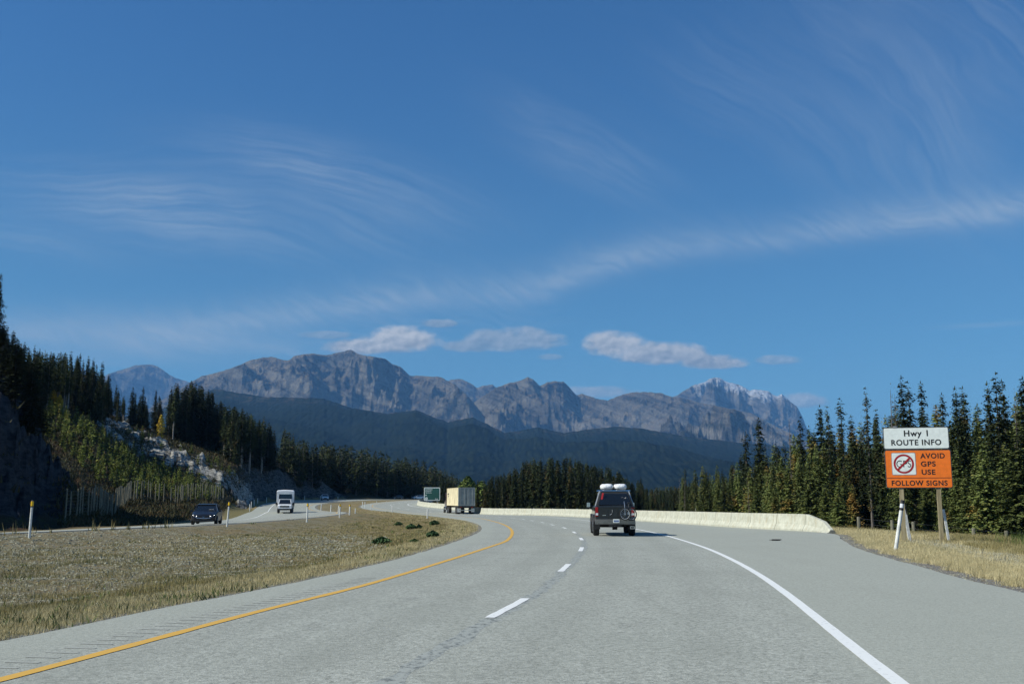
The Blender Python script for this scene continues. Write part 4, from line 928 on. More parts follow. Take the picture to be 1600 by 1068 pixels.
def leafy(name, label, cat, x, y, h, w, m, seed, bark=None, group=None, z=None, leaf=.16, n=700):
    r_ = random.Random(seed); V_ = []; Fq = []
    for i in range(n):
        a = r_.uniform(0, 6.28); t = r_.random()**.7; zz = h*(.15+.85*t); rr = w/2*math.sqrt(r_.random())*math.sin(math.pi*min(1, .25+t*.72)); c = Vector((rr*math.cos(a), rr*math.sin(a), zz))
        d = Vector((r_.gauss(0, 1), r_.gauss(0, 1), r_.gauss(0, .7))).normalized(); e = d.orthogonal().normalized(); s_ = leaf*r_.uniform(.6, 1.3); i0 = len(V_)
        V_ += [tuple(c-e*s_*.4), tuple(c+d*s_*.5), tuple(c+e*s_*.4), tuple(c-d*s_*.5)]; Fq.append((i0, i0+1, i0+2, i0+3))
    z = hz(x, y) if z is None else z; o = empty(name, (x, y, z-.03), label=label, cat=cat, group=group)
    me = fastmesh("foliage", V_, Fq); me.materials.append(m); c = bpy.data.objects.new("foliage", me); COL.objects.link(c); c.parent = o
    b = MB()
    for k in range(4): a = k*1.6; b.tube([(0, 0, -.05), (math.cos(a)*w*.08, math.sin(a)*w*.08, h*.4), (math.cos(a)*w*.2, math.sin(a)*w*.2, h*.8)], [h*.02, h*.014, h*.005], 5)
    b.build("stem", bark or M_bark, o); return o
for i, (px_, py_, Y, h, w, lb) in enumerate([(84, 612, 178, 3.4, 1.6, "yellow autumn aspen below the tall pines, the left one"), (94, 617, 177, 2.6, 1.4, "smaller yellow autumn aspen right of the first"), (252, 648, 214, 3.5, 1.8, "aspen with yellow top beside the pines above the rock ledge")]):
    X = pray(px_, py_)[0]*Y; leafy("aspen_tree", lb, "aspen tree", X, Y, max(h, tip_h(px_, py_, Y, hz(X, Y))), w, M_yleaf, 70+i, leaf=.28)
leafy("deciduous_tree", "bright green leafy tree right behind the container truck", "leafy tree", pos_at(731, 196), 196, tip_h(731, 744, 196, hz(pos_at(731, 196), 196)), 4.4, M_broad, 81, leaf=.5, n=1500)
leafy("deciduous_tree", "smaller yellow-green leafy tree right of the container", "leafy tree", pos_at(752, 190), 190, tip_h(752, 752, 190, hz(pos_at(752, 190), 190)), 3.6, M_broad, 82, leaf=.45, n=900)

# ------------------------------------------------------------------ shrubs, grass, stones
M_shrub = mat("juniper_needles", b_leaf((.020, .045, .016), (.045, .085, .028), (.06, .08, .03), .2))
for i, (px_, py_, w, h, lb) in enumerate([(596.5, 838.7, 28, 9, "largest dark green shrub on the median grass"), (622.8, 812.5, 12, 5, "small shrub at the back left of the median shrubs"), (642.5, 818.5, 16, 7, "mid-sized shrub in the middle of the median shrubs"), (655, 818.5, 8, 6, "tiny shrub touching the right side of the middle shrub"), (678.5, 814.7, 15, 6, "shrub at the back right, nearest the road bend"), (676, 835, 18, 8, "rounded shrub in front right on the median"), (647.6, 840.6, 12, 4, "flat faded shrub between the two front shrubs")]):
    x, y = ground(px_, py_); s_ = y/F; leafy("shrub", lb, "shrub", x, y, h*s_*1.25, w*s_*1.1, M_shrub, 100+i, "shrubs on the median", leaf=.11, n=620) if False else leafy("shrub", lb, "shrub", x, y, h*s_*1.25, w*s_*1.1, M_shrub, 100+i, None, "shrubs on the median", None, .11, 620)
def b_grass(c0, c1, c2, gr):
    def f(t, b):
        p = t.pos(); n = t.noise(p, 3.2, 4, .7); g = t.noise(p, .4, 3, .6); c = t.mix(n.ramp(.3, .7), c0, c1); c = t.mix(t.noise(p, 17, 2).ramp(.5, .7)*.7, c, c2); c = t.mix(g.ramp(.50, .62)*gr, c, (.085, .11, .035))
        t.L(c, b.inputs['Base Color']); b.inputs['Roughness'].default_value = .8; b.inputs['Specular IOR Level'].default_value = .15
    return f
M_gstraw = mat("dry_grass_blades", b_grass((.36, .30, .15), (.62, .54, .31), (.75, .68, .43), .15)); M_gmix = mat("mixed_grass_blades", b_grass((.17, .145, .055), (.36, .30, .13), (.48, .43, .26), .28)); M_weed = mat("green_weeds", b_grass((.05, .085, .02), (.11, .15, .04), (.18, .19, .06), .5))
def blades(name, X, Y, hgt, wid, m, label, n_per, cat="grass", spread=.09, lean=.5):
    Z = H(X, Y); k = n_per; N_ = len(X)*k; x = np.repeat(X, k)+rng.normal(0, spread, N_); y = np.repeat(Y, k)+rng.normal(0, spread, N_); z = np.repeat(Z, k)-.02; h = np.repeat(hgt, k)*rng.uniform(.45, 1.15, N_); w = np.repeat(wid, k)*rng.uniform(.6, 1.3, N_)
    a = rng.uniform(0, 2*np.pi, N_); la = rng.uniform(0, 2*np.pi, N_); ll = h*rng.uniform(.05, lean, N_); dx, dy = np.cos(a)*w/2, np.sin(a)*w/2
    V_ = np.stack([np.stack([x-dx, y-dy, z], 1), np.stack([x+dx, y+dy, z], 1), np.stack([x+np.cos(la)*ll, y+np.sin(la)*ll, z+h], 1)], 1).reshape(-1, 3)
    me = fastmesh(name, V_, np.arange(len(V_)).reshape(-1, 3)); me.materials.append(m); return tag(link(name, me), label, cat, None, 'stuff')
def scatter(n, x0, x1, y0, y1, pw=1.0):
    Y = y0*(y1/y0)**(rng.random(n)**pw); X = rng.uniform(x0, x1, n); return X, Y
# median
u = rng.uniform(-.62, -.0, 150000); Y = np.exp(rng.uniform(math.log(9), math.log(200), 150000)); X = u*Y
_, inf = H(X, Y, full=True); B = inf['B']; dL = inf['dL']; dN = inf['dN']
nz_ = fbm(X/1.6, Y/1.6, 3, 90); gravel = sst(2.2, 5.5, dL)*(1-sst(0, .12, X/np.maximum(Y, 1)+.22))
keep = B & (dL > .25) & (dN > .1) & ((gravel < .35) | (rng.random(len(X)) < .62+nz_*.9))
X, Y, dL, nz_ = X[keep], Y[keep], dL[keep], nz_[keep]
dN2 = dN[keep]; sc = np.clip(Y/22, 1, 6)
fringe = (dL < 2.0+nz_*1.6) & (rng.random(len(X)) < .8)
blades("dry_verge_grass", X[fringe], Y[fringe], .095*np.ones(fringe.sum())*(1+nz_[fringe]*.7), .008*sc[fringe], M_gstraw, "pale dry grass fringe along the median edge of the road", 9)
o_ = ~fringe
blades("median_grass", X[o_], Y[o_], .10*np.clip(dN2[o_]/6, .10, 1)*(1+nz_[o_]), .011*sc[o_], M_gmix, "short olive and brown grass covering the stony median", 4)
pick = rng.random(len(X)) < np.where(fringe, .03, .012)
pick &= fbm(X/3, Y/3, 3, 93) > .08
blades("median_weeds", X[pick], Y[pick], .15*np.ones(pick.sum()), .03*np.clip(Y[pick]/25, 1, 3), M_weed, "patches of low green weeds in the median grass", 9, "weeds", .12, .9)
# grass crest before the opposing road
X = OPPN[:, 0].repeat(60)+rng.uniform(.15, 1.6, len(OPPN)*60); Y = OPPN[:, 1].repeat(60)+rng.uniform(-.6, .6, len(OPPN)*60); kp = (Y > 30) & (Y < 150); X, Y = X[kp], Y[kp]
blades("crest_grass", X, Y, .022*np.ones(len(X)), .02*np.ones(len(X)), M_gmix, "thin strip of grass along the edge of the opposing road", 3)
# right verge
u = rng.uniform(.30, .66, 70000); Y = np.exp(rng.uniform(math.log(14), math.log(85), 70000)); X = u*Y
_, inf = H(X, Y, full=True); nn = fbm(X/1.5, Y/1.5, 3, 95); pathg = (np.abs(X-np.interp(Y, [16, 20, 25, 28, 31, 36, 39, 42], [11.6, 12, 12.7, 13.4, 14.2, 15.4, 15.4, 17])) < 1.0+nn*.9) & (Y < 43)
kp = inf['C'] & (inf['dR'] > .55+nn*.5) & (inf['dR'] < 40) & ~(pathg & (rng.random(len(X)) < .85)); X, Y, nn, dR = X[kp], Y[kp], nn[kp], inf['dR'][kp]
pale = (dR < 4.5+nn*5); sc = np.clip(Y/28, 1, 3)
blades("verge_grass", X[pale], Y[pale], .17*(1+nn[pale]*.7), .008*sc[pale], M_gstraw, "tall pale yellow grass along the right edge of the road", 11, lean=.6)
blades("rough_grass", X[~pale], Y[~pale], .27*(1+nn[~pale]*.9), .012*sc[~pale], M_gmix, "rough brown-green grass before the forest on the right", 8, lean=.7)
# green roadside brush at the right edge
X = rng.uniform(17, 40, 1500); Y = rng.uniform(36, 58, 1500); kp = (X/Y > .465+.04*rng.random(1500)); X, Y = X[kp], Y[kp]
blades("roadside_brush", X, Y, .8*np.ones(len(X))*rng.uniform(.5, 1.1, len(X)), .035*np.ones(len(X)), M_weed, "grey-green brush at the right edge of the picture", 14, "brush", .3, .8)
# tall dry weeds standing on the left crest
for i in range(1):
    X = np.r_[rng.uniform(-24.5, -20.5, 26)]; Y = np.interp(-X, [20, 22, 24], [66, 56, 47])+rng.uniform(-1, 1, len(X))
    blades("tall_dry_weeds", X, Y, .55*rng.uniform(.4, 1.3, len(X)), .05*np.ones(len(X)), M_gmix, "scattered tall dry weeds standing on the crest of the median", 5, "weeds", .07, .35)
# undergrowth on the left hill
ux = rng.uniform(-.56, -.19, 30000); Y = rng.uniform(76, 255, 30000); X = ux*Y; z, inf = H(X, Y, full=True); bx, by = proj(X, Y, z)
kp = inf['A'] & (inf['dF'] > 4) & ~((bx < 95) & (Y < 114) & (rng.random(len(X)) < .93)); X, Y, z = X[kp], Y[kp], z[kp]; M_und = mat("undergrowth_leaves", b_leaf((.020, .022, .009), (.065, .062, .024), (.11, .055, .025), .9))
blades("undergrowth", X, Y, .55*rng.uniform(.3, 1.3, len(X)), .16*np.ones(len(X)), M_und, "dark low undergrowth covering the hillside left of the road", 5, "undergrowth", .35, 1.1)
ux = rng.uniform(.18, .62, 16000); Y = rng.uniform(60, 130, 16000); X = ux*Y; z, inf = H(X, Y, full=True); kp = inf['C'] & (inf['dR'] > 12); X, Y = X[kp], Y[kp]
blades("forest_floor_brush", X, Y, .7*rng.uniform(.3, 1.3, len(X)), .16*np.ones(len(X)), M_und, "low brush on the floor of the roadside forest", 5, "brush", .35, 1.1)
def stones(name, X, Y, size, label, m):
    Z = H(X, Y); base = np.array([(-1, 0, 0), (1, 0, 0), (0, -1, 0), (0, 1, 0), (0, 0, .75), (0, 0, -.6)], float); fc = np.array([(0, 2, 4), (2, 1, 4), (1, 3, 4), (3, 0, 4), (2, 0, 5), (1, 2, 5), (3, 1, 5), (0, 3, 5)]); n = len(X)
    V_ = base[None]*rng.uniform(.55, 1.4, (n, 6, 1))*size[:, None, None]*np.stack([rng.uniform(.6, 1.4, n), rng.uniform(.6, 1.4, n), rng.uniform(.5, 1, n)], 1)[:, None]; a = rng.uniform(0, 6.28, n); c, s_ = np.cos(a)[:, None], np.sin(a)[:, None]
    V_ = np.stack([V_[..., 0]*c-V_[..., 1]*s_+X[:, None], V_[..., 0]*s_+V_[..., 1]*c+Y[:, None], V_[..., 2]+Z[:, None]], -1)
    me = fastmesh(name, V_.reshape(-1, 3), (fc[None]+np.arange(n)[:, None, None]*6).reshape(-1, 3)); me.materials.append(m); return tag(link(name, me), label, "gravel", None, 'stuff')
M_stone = mat("gravel_stone", lambda t, b: t.L(t.mix(t.noise(t.pos(), 6, 3, .7).ramp(.35, .65), (.14, .13, .09), (.35, .34, .25)), b.inputs['Base Color']), rough=.95)
u = rng.uniform(-.62, -.1, 26000); Y = np.exp(rng.uniform(math.log(13), math.log(60), 26000)); X = u*Y; _, inf = H(X, Y, full=True)
kp = inf['B'] & (inf['dL'] > 2.5+fbm(X/3, Y/3, 3, 96)*5) & (X/Y < -.12) & (inf['dN'] > .8); X, Y = X[kp], Y[kp]
stones("median_gravel", X, Y, rng.uniform(.015, .045, len(X))*np.clip(Y/22, .8, 2), "loose grey stones scattered on the median slope", M_stone)
ii = rng.integers(0, len(MAINL), 9000); off_ = rng.normal(0, .16, 9000); q = MAINL[ii]; kp = (q[:, 1] > 8) & (q[:, 1] < 75); X = q[kp, 0]-off_[kp]-.12+rng.uniform(-.1, .1, kp.sum()); Y = q[kp, 1]+rng.uniform(-.5, .5, kp.sum())
ii = rng.integers(0, len(MAINR), 30000); q = MAINR[ii]; k2 = (q[:, 1] > 12) & (q[:, 1] < 52); X = np.r_[X, q[k2, 0]+np.abs(rng.normal(0, .42, k2.sum()))+.0]; Y = np.r_[Y, q[k2, 1]+rng.uniform(-.5, .5, k2.sum())]
stones("edge_gravel", X, Y, rng.uniform(.008, .028, len(X)), "fine grey gravel along the edges of the asphalt", M_stone)
Y = rng.uniform(15, 42, 4500); X = np.interp(Y, [16, 20, 25, 28, 31, 36, 39, 42], [11.6, 12, 12.7, 13.4, 14.2, 15.4, 15.4, 17])+rng.normal(0, .55, 4500)
stones("path_gravel", X, Y, rng.uniform(.02, .06, len(X)), "strip of bare grey gravel below the orange sign", M_stone)

# ------------------------------------------------------------------ concrete barrier
def b_conc(t, b):
    p = t.pos(); x, y, z = t.sep(p); n = t.noise(p, 3, 6, .7); st = t.noise(t.comb(x*2.2, y*2.2, z*.5), 1.0, 5, .7)
    c = t.mix(n.ramp(.3, .7), (.40, .40, .32), (.56, .56, .46)); c = t.mix(st.ramp(.52, .72)*.5, c, (.42, .36, .22))
    s_ = E(t.nt, t.attr('along').outputs['Fac']); fr = (s_*(1/3.05))._m('FRACT'); c = t.mix((fr-.5).abs().ramp(.488, .494)*.75, c, (.12, .115, .09))
    f2 = (s_*(1/.76))._m('FRACT'); c = t.mix((f2-.5).abs().ramp(.10, .0)*t.noise(t.comb(s_*1.3, z*3.0, 0.0), 1.0, 4, .7).ramp(.46, .60)*.55, c, (.36, .27, .15)); c = t.mix(z.ramp(.16, -.3)*t.noise(p, 2, 5, .7).ramp(.4, .6)*.4, c, (.26, .25, .20)); c = t.mix(t.noise(p, 30, 4, .7).ramp(.5, .7)*.35, c, (.32, .32, .27))
    t.L(c, b.inputs['Base Color']); b.inputs['Roughness'].default_value = .9; t.L(t.bump(n+t.noise(p, 45, 3)*.3, .4, .02), b.inputs['Normal'])
M_conc = mat("barrier_concrete", b_conc); M_steel = painted("galvanised_steel", (.42, .43, .42), .45, .6)
k0 = int(np.argmin(np.hypot(MAINR[:, 0]-ground(1291, 832)[0], MAINR[:, 1]-ground(1291, 832)[1]))); k1 = int(np.argmin(np.hypot(MAINR[:, 0]+15, MAINR[:, 1]-262)))
bl = offs(MAINR, -.28)[k0:k1]; bt = np.gradient(bl, axis=0); bt /= np.linalg.norm(bt, axis=1)[:, None]; bn = np.stack([-bt[:, 1], bt[:, 0]], 1)
sB = np.r_[0, np.cumsum(np.linalg.norm(np.diff(bl, axis=0), axis=1))]
prof = [(.30, 0), (.30, .09), (.16, .34), (.085, .86), (-.085, .86), (-.16, .34), (-.30, .09), (-.30, 0)]
def barrier_part(i0, i1, hf):
    b = MB(); rings = []
    for i in range(i0, i1):
        z0 = float(zref(bl[i, 0], bl[i, 1])); hk = hf(sB[i]); rings.append([(bl[i, 0]+bn[i, 0]*a, bl[i, 1]+bn[i, 1]*a, z0-.05+(zz+.05 if zz else 0)*hk) for a, zz in prof])
    b.loft(rings); return b
bar = empty("concrete_barrier", (bl[0, 0], bl[0, 1], 0), label="long pale concrete barrier along the right side of the bend", cat="barrier")
def addp(b, name, m, root, **k):
    b.v = [(v[0]-root.location.x, v[1]-root.location.y, v[2]-root.location.z) for v in b.v]; return b.build(name, m, root, **k)
def mark_(i0, o):
    at_ = o.data.attributes.new('along', 'FLOAT', 'POINT')
    for i in range(len(o.data.vertices)): at_.data[i].value = float(sB[min(len(sB)-1, i0+i//len(prof))])
ei = int(np.argmax(sB > 3.1))
mark_(0, addp(barrier_part(0, ei+1, lambda s_: float(np.interp(s_, [0, .35, .9, 3.1], [.2, .5, .60, 1.0]))), "end_section", M_conc, bar))
cuts = [ei]+[int(np.argmax(sB > q)) for q in range(40, int(sB[-1]), 36)]+[len(bl)]
for a, c in zip(cuts[:-1], cuts[1:]):
    if c-a > 2: mark_(a, addp(barrier_part(a, min(c+1, len(bl)), lambda s_: 1.0), "wall_section", M_conc, bar))
b = MB()
for q in np.arange(9, sB[-1], 6.1):
    i = int(np.argmax(sB > q)); z0 = float(zref(bl[i, 0], bl[i, 1])); b.box((bl[i, 0], bl[i, 1], z0+.91), (.05, .10, .10))
    if len(b.f) and False: pass
for q in np.arange(60, sB[-1], 6.1):
    i = int(np.argmax(sB > q)); z0 = float(zref(bl[i, 0], bl[i, 1])); m = MB(); m.box((bl[i, 0], bl[i, 1], z0+.87), (.06, .09, .12)); addp(m, "reflector", M_wht, bar)

# ------------------------------------------------------------------ posts
M_white = painted("white_post_plastic", (.72, .73, .70), .5, dirt=(.42, .40, .34)); M_blackp = painted("black_plastic", (.015, .015, .017), .5); M_yelr = painted("yellow_reflector", (.85, .52, .02), .35)
M_wood = mat("treated_timber", lambda t, b: t.L(t.mix(t.noise(t.scale(t.coord('Object'), (14, 14, 1.2)), 1.0, 5, .7).ramp(.3, .7), (.19, .155, .085), (.40, .345, .21)), b.inputs['Base Color']), rough=.85)
M_woodg = mat("weathered_timber", lambda t, b: t.L(t.mix(t.noise(t.scale(t.coord('Object'), (16, 16, 1.5)), 1.0, 5, .7).ramp(.3, .7), (.11, .10, .07), (.27, .26, .19)), b.inputs['Base Color']), rough=.9)
def marker(xb, yb, xt, yt, label, cap=None, Y=None, group=None, r=.055, z=None):
    if Y is None: X, Y = ground(xb, yb)
    else: X = pray(xb, yb)[0]*Y
    zb = float(zref(X, Y))-.03 if z is None else z; tp = at(xt, yt, Y); h = tp.z-zb; lean = tp.x-X
    o = empty("marker_post", (X, Y, zb), label=label, cat="marker post", group=group); f = 1.0 if not cap else .80
    b = MB(); b.tube([(0, 0, -.1), (lean*f*.5, 0, h*f*.5), (lean*f, 0, h*f)], r, 10); b.build("post", M_white, o, smooth=False)
    if cap:
        c = MB(); c.tube([(lean*f, 0, h*f), (lean*(f+.035), 0, h*(f+.035))], r*1.12, 10); c.build("band", M_blackp, o)
        c = MB(); c.tube([(lean*(f+.035), 0, h*(f+.035)), (lean*.97, 0, h*.97)], r*1.15, 10); c.build("reflector", M_yelr, o)
        c = MB(); c.tube([(lean*.97, 0, h*.97), (lean, 0, h)], [r*1.15, r*.6], 10); c.build("cap", M_blackp, o)
    return o
marker(46, 835, 51, 781, "nearest leaning white post with yellow reflector at the left", True)
marker(354.7, 820, 358.5, 783, "white post with yellow reflector just right of the dark car", True)
marker(479.5, 813, 481, 785.5, "white post with yellow reflector right of the camper trailer", True, r=.07)
marker(530.5, 807, 532, 787, "yellow-topped white post left of a thicker pair on the median tip", True, r=.07)
marker(546, 805, 547, 787.5, "thickest yellow-topped white post on the median tip", True, r=.09)
for q in [(501.5, 792.5, 502.5, 786, 176, "short white post at the inner curve of the opposing road, the far one"), (516.5, 797, 517.5, 788, 160, "short white post at the inner curve of the opposing road, the near one"), (528.5, 801, 529.5, 789, 146, "plain white post directly behind the yellow-topped one"), (555, 802.6, 555.5, 793.5, 140, "short plain white post right of the thickest post"), (566.6, 789, 566.6, 783, 196, "tiny post at the median nose, left of the pair"), (570.3, 791, 570.3, 783.5, 192, "tiny thick post at the median nose, right of the pair"), (580.4, 794, 580.4, 787, 180, "white post by the far curve of the near road"), (613, 799, 613, 791, 160, "white post halfway along the inner edge of the bend"), (667.7, 806.5, 668.2, 794.4, 112, "white post left of the container truck on the median edge"),
          (390, 797, 390.5, 787, 172, "nearest of the white posts on the outer edge left of the trailer"), (392.5, 792, 393, 783, 190, "second white post on the outer edge left of the trailer"), (397, 787.5, 397, 780, 206, "third white post on the outer edge left of the trailer"), (402.7, 785, 402.7, 778, 218, "fourth white post on the outer edge left of the trailer"), (416.5, 783, 416.5, 776.5, 232, "farthest white post left of the trailer before the rock cut"), (476, 780, 476, 774, 262, "white post right of the trailer before the dark forest"), (500.6, 779, 500.6, 774.5, 278, "white post just left of the far white car"), (528, 779, 528, 775, 292, "white post right of the far white car"),
          (588.6, 786, 588.6, 782.5, 236, "tiny white post on the thin grass strip, leftmost of three"), (604, 785.5, 604, 782.5, 246, "tiny white post on the thin grass strip, middle of three"), (623, 785, 623, 782, 256, "tiny white post on the thin grass strip, rightmost of three")]:
    X = pray(q[0], q[1])[0]*q[4]; marker(q[0], q[1], q[2], q[3], q[5], None, q[4], "plain white marker posts of the bend", z=float(H(X, q[4], full=False)[0])+.0, r=.07)
# leaning black-topped marker by the orange sign
X, Y = ground(1399, 859); tp = at(1410.5, 781, Y); o = empty("marker_post", (X, Y, -.04), label="tall leaning white post with black and white top by the sign", cat="marker post"); D = Vector((tp.x-X, 0, tp.z+.04))
def seg(nm, a, c, r, m): b = MB(); b.tube([D*a, D*c], r, 12); b.build(nm, m, o)
seg("post", -.05, .80, .058, M_white); seg("band", .80, .85, .064, M_blackp); seg("reflector", .85, .93, .062, painted("white_reflector", (.8, .82, .84), .3)); seg("cap", .93, 1, .06, M_blackp)
def stick(name, label, p0, p1, Y, w, m, cat, z0=None, group=None, t=.05):
    a = at(*p0, Y); c = at(*p1, Y); zb = hz(a.x, Y); a.z = min(a.z, zb); o = empty(name, (a.x, Y, a.z), label=label, cat=cat, group=group); b = MB(); d = c-a; b.tube([Vector((0, 0, -.1)), d], w, 6) if t is None else b.loft([[Vector(q)+s_ for q in ((-w, -t/2, 0), (w, -t/2, 0), (w, t/2, 0), (-w, t/2, 0))] for s_ in (Vector((0, 0, -.1)), d)]); b.build("board", m, o); return o
o = stick("wooden_stake", "white leaning board behind the left sign post with a dark tip", (1422, 843), (1412.5, 790), 41.5, .055, M_white, "stake")
c = at(1412.8, 788, 41.5)-o.location; e = at(1417, 803, 41.5)-o.location; b = MB(); b.tube([c, e], .04, 6); b.build("dark_tip", M_blackp, o)
stick("wooden_stake", "white leaning board right of the right sign post", (1483.5, 847), (1473.8, 795), 40.5, .045, M_white, "stake")
stick("wooden_stake", "short white stub behind the foot of the left sign post", (1422, 844), (1420.8, 834), 42.2, .05, M_white, "stake")

# ------------------------------------------------------------------ text and signs
def text_part(txt, w, h, m, parent, x, z, y, name="lettering", bold=.028, sp=1.12, align='c'):
    cu = bpy.data.curves.new("t", 'FONT'); cu.body = txt; cu.size = 1; cu.offset = bold; cu.extrude = .0; cu.space_character = sp
    to = bpy.data.objects.new("t", cu); COL.objects.link(to); dg = bpy.context.evaluated_depsgraph_get(); me = bpy.data.meshes.new_from_object(to.evaluated_get(dg)); COL.objects.unlink(to); bpy.data.objects.remove(to)
    co = np.array([v.co for v in me.vertices]); mn, mx = co.min(0), co.max(0)
    cap = h
    sx = w/(mx[0]-mn[0]); ref = .73 if any(ch in 'gypqj' for ch in txt) else (mx[1]-mn[1]); sz = cap/ref; base = 0 if any(ch in 'gypqj' for ch in txt) else mn[1]
    for v in me.vertices: v.co = (x+(v.co.x-mn[0])*sx-(w/2 if align == 'c' else 0), y, z+(v.co.y-base)*sz-cap/2)
    me.name = name; return link(name, me, m, parent)
def rrect(b, w, h, r, y0, y1, cx=0, cz=0, mi=0):
    pts = []
    for qx, qz, a0 in ((1, 1, 0), (-1, 1, 90), (-1, -1, 180), (1, -1, 270)):
        for k in range(5): a = R(a0+k*22.5); pts.append((cx+qx*(w/2-r)+r*math.cos(a), cz+qz*(h/2-r)+r*math.sin(a)))
    b.loft([[(x, y0, z) for x, z in pts], [(x, y1, z) for x, z in pts]], mi)
M_sw = painted("sign_white_sheeting", (.80, .86, .82), .4, var=.05); M_or = painted("sign_orange_sheeting", (.92, .20, .018), .42, var=.06); M_blk = painted("sign_black_ink", (.012, .012, .014), .5); M_red = painted("sign_red_ink", (.36, .015, .02), .45); M_alu = painted("sign_back_aluminium", (.45, .46, .46), .4, .7); M_grn = painted("sign_green_sheeting", (.020, .095, .078), .45, var=.08); M_wink = painted("sign_white_ink", (.75, .80, .78), .4, var=.04)
SY = 40.0; bx_ = at(1441, 842, SY).x; zg = hz(bx_, SY)
sg = empty("road_sign", (bx_, SY, zg), R(-14), label="orange and white highway route info sign on two wooden posts", cat="road sign")
def lz(y): return at(1441, y, SY).z-zg
def lx(x): return (x-1441)/40.0
def panel(name, y0, y1, col, x0, x1):
    w = lx(x1)-lx(x0); h = lz(y0)-lz(y1); cx = (lx(x0)+lx(x1))/2; cz = (lz(y0)+lz(y1))/2
    b = MB(); rrect(b, w, h, .07, -.004, .012, cx, cz); p = b.build(name, M_alu, sg)
    b = MB(); rrect(b, w-.012, h-.012, .066, -.007, -.0045, cx, cz); b.build("border", M_blk, p)
    b = MB(); rrect(b, w-.055, h-.055, .052, -.010, -.0075, cx, cz); b.build("face", col, p); return p
pw = panel("white_panel", 667, 701.2, M_sw, 1392.5, 1488.8); po = panel("orange_panel", 702.2, 762, M_or, 1393.2, 1490)
text_part("Hwy 1", .88, .235, M_blk, pw, lx(1440.9), lz(676.2), -.0125); text_part("ROUTE INFO", 1.83, .225, M_blk, pw, lx(1440.6), lz(690.8), -.0125)
text_part("AVOID", .89, .205, M_blk, po, lx(1445.3), lz(711.9), -.0125, align='l'); text_part("GPS", .54, .205, M_blk, po, lx(1445.5), lz(724.4), -.0125, align='l'); text_part("USE", .50, .205, M_blk, po, lx(1446), lz(737.2), -.0125, align='l'); text_part("FOLLOW SIGNS", 2.03, .205, M_blk, po, lx(1441.9), lz(754.2), -.0125)
b = MB(); b.box((lx(1441.6), -.0115, lz(746.2)), (2.34, .002, .022)); b.build("divider_line", M_blk, po)
b = MB(); rrect(b, .89, .865, .05, -.0135, -.0105, lx(1420.6), lz(724.1)); sp_ = b.build("symbol_panel", M_alu, po)
b = MB(); rrect(b, .85, .825, .04, -.016, -.014, lx(1420.6), lz(724.1)); b.build("symbol_face", M_sw, sp_)
text_part("GPS", .54, .27, M_blk, sp_, lx(1420.6), lz(724.1), -.0175, bold=.0, sp=1.0)
b = MB(); n = 40; cx, cz = lx(1420.6), lz(724.1); b.loft([[(cx+r*math.cos(2*math.pi*k/n), y, cz+r*math.sin(2*math.pi*k/n)) for k in range(n)] for r, y in ((.375, -.019), (.30, -.019))], cap=False)
b.box((cx, -.0205, cz), (.66, .002, .075), rot=Matrix.Rotation(R(-45), 3, 'Y')); b.build("prohibition_ring", M_red, sp_)
for x in (1415.5, 1469.5):
    b = MB(); b.box((lx(x), .095, (lz(672))/2-.15), (.155, .14, lz(672)+.3)); b.build("post", M_wood, sg, bevel=.008)
b = MB(); b.box((0, .02, lz(680)), (2.3, .012, .05)); b.box((0, .02, lz(735)), (2.3, .012, .05)); b.build("cross_rail", M_steel, sg)
b = MB(); b.box((lx(1410.5), 0, lz(666)), (.14, .05, .05)); b.build("bracket", M_steel, sg)
# green sign beyond the bend
GY_ = 200.0; gx_ = at(675, 780, GY_).x; zg2 = hz(gx_, GY_); g = empty("road_sign", (gx_, GY_, zg2), 0, label="green highway exit sign with white border behind the far barrier", cat="road sign")
t0, t1 = at(675, 761, GY_).z-zg2, at(675, 781.5, GY_).z-zg2; b = MB(); rrect(b, 3.1, t0-t1, .18, -.01, .03, 0, (t0+t1)/2); b.build("border", M_wink, g); b = MB(); rrect(b, 2.82, t0-t1-.28, .10, -.02, -.012, 0, (t0+t1)/2); gp = b.build("green_panel", M_grn, g)
zz_ = t0-.42
for k, (w, h) in enumerate([(1.25, .17), (1.15, .13), (1.15, .13)]):
    x0 = -1.28; rr_ = random.Random(k); m = MB()
    while x0 < -1.28+w:      # illegible at this distance: words as broken strokes
        lw = rr_.uniform(.05, .11); m.box((x0+lw/2, -.024, zz_+rr_.uniform(-.02, .02)), (lw, .004, h*rr_.uniform(.6, 1))); x0 += lw+.03
    m.build("lettering", M_wink, gp); zz_ -= .30
m = MB(); m.box((-1.16, -.024, t1+1.02), (.2, .004, .17)); m.build("lettering", M_wink, gp)
m = MB(); m.box((.68, -.024, t1+.32), (.12, .004, .17)); m.build("lettering", M_wink, gp); m = MB(); m.box((.97, -.024, t1+.30), (.27, .004, .12)); m.build("lettering", M_wink, gp)
m = MB(); rrect(m, .42, .46, .1, -.026, -.021, -1.07, t1+.40); sh_ = m.build("route_shield", M_wink, gp); text_part("1", .10, .22, M_grn, sh_, -1.07, t1+.40, -.03)
for x in (-1.0, .0, 1.0): b = MB(); b.box((x, .09, t0*.5-.2), (.12, .1, t0+.2)); b.build("post", M_steel, g)

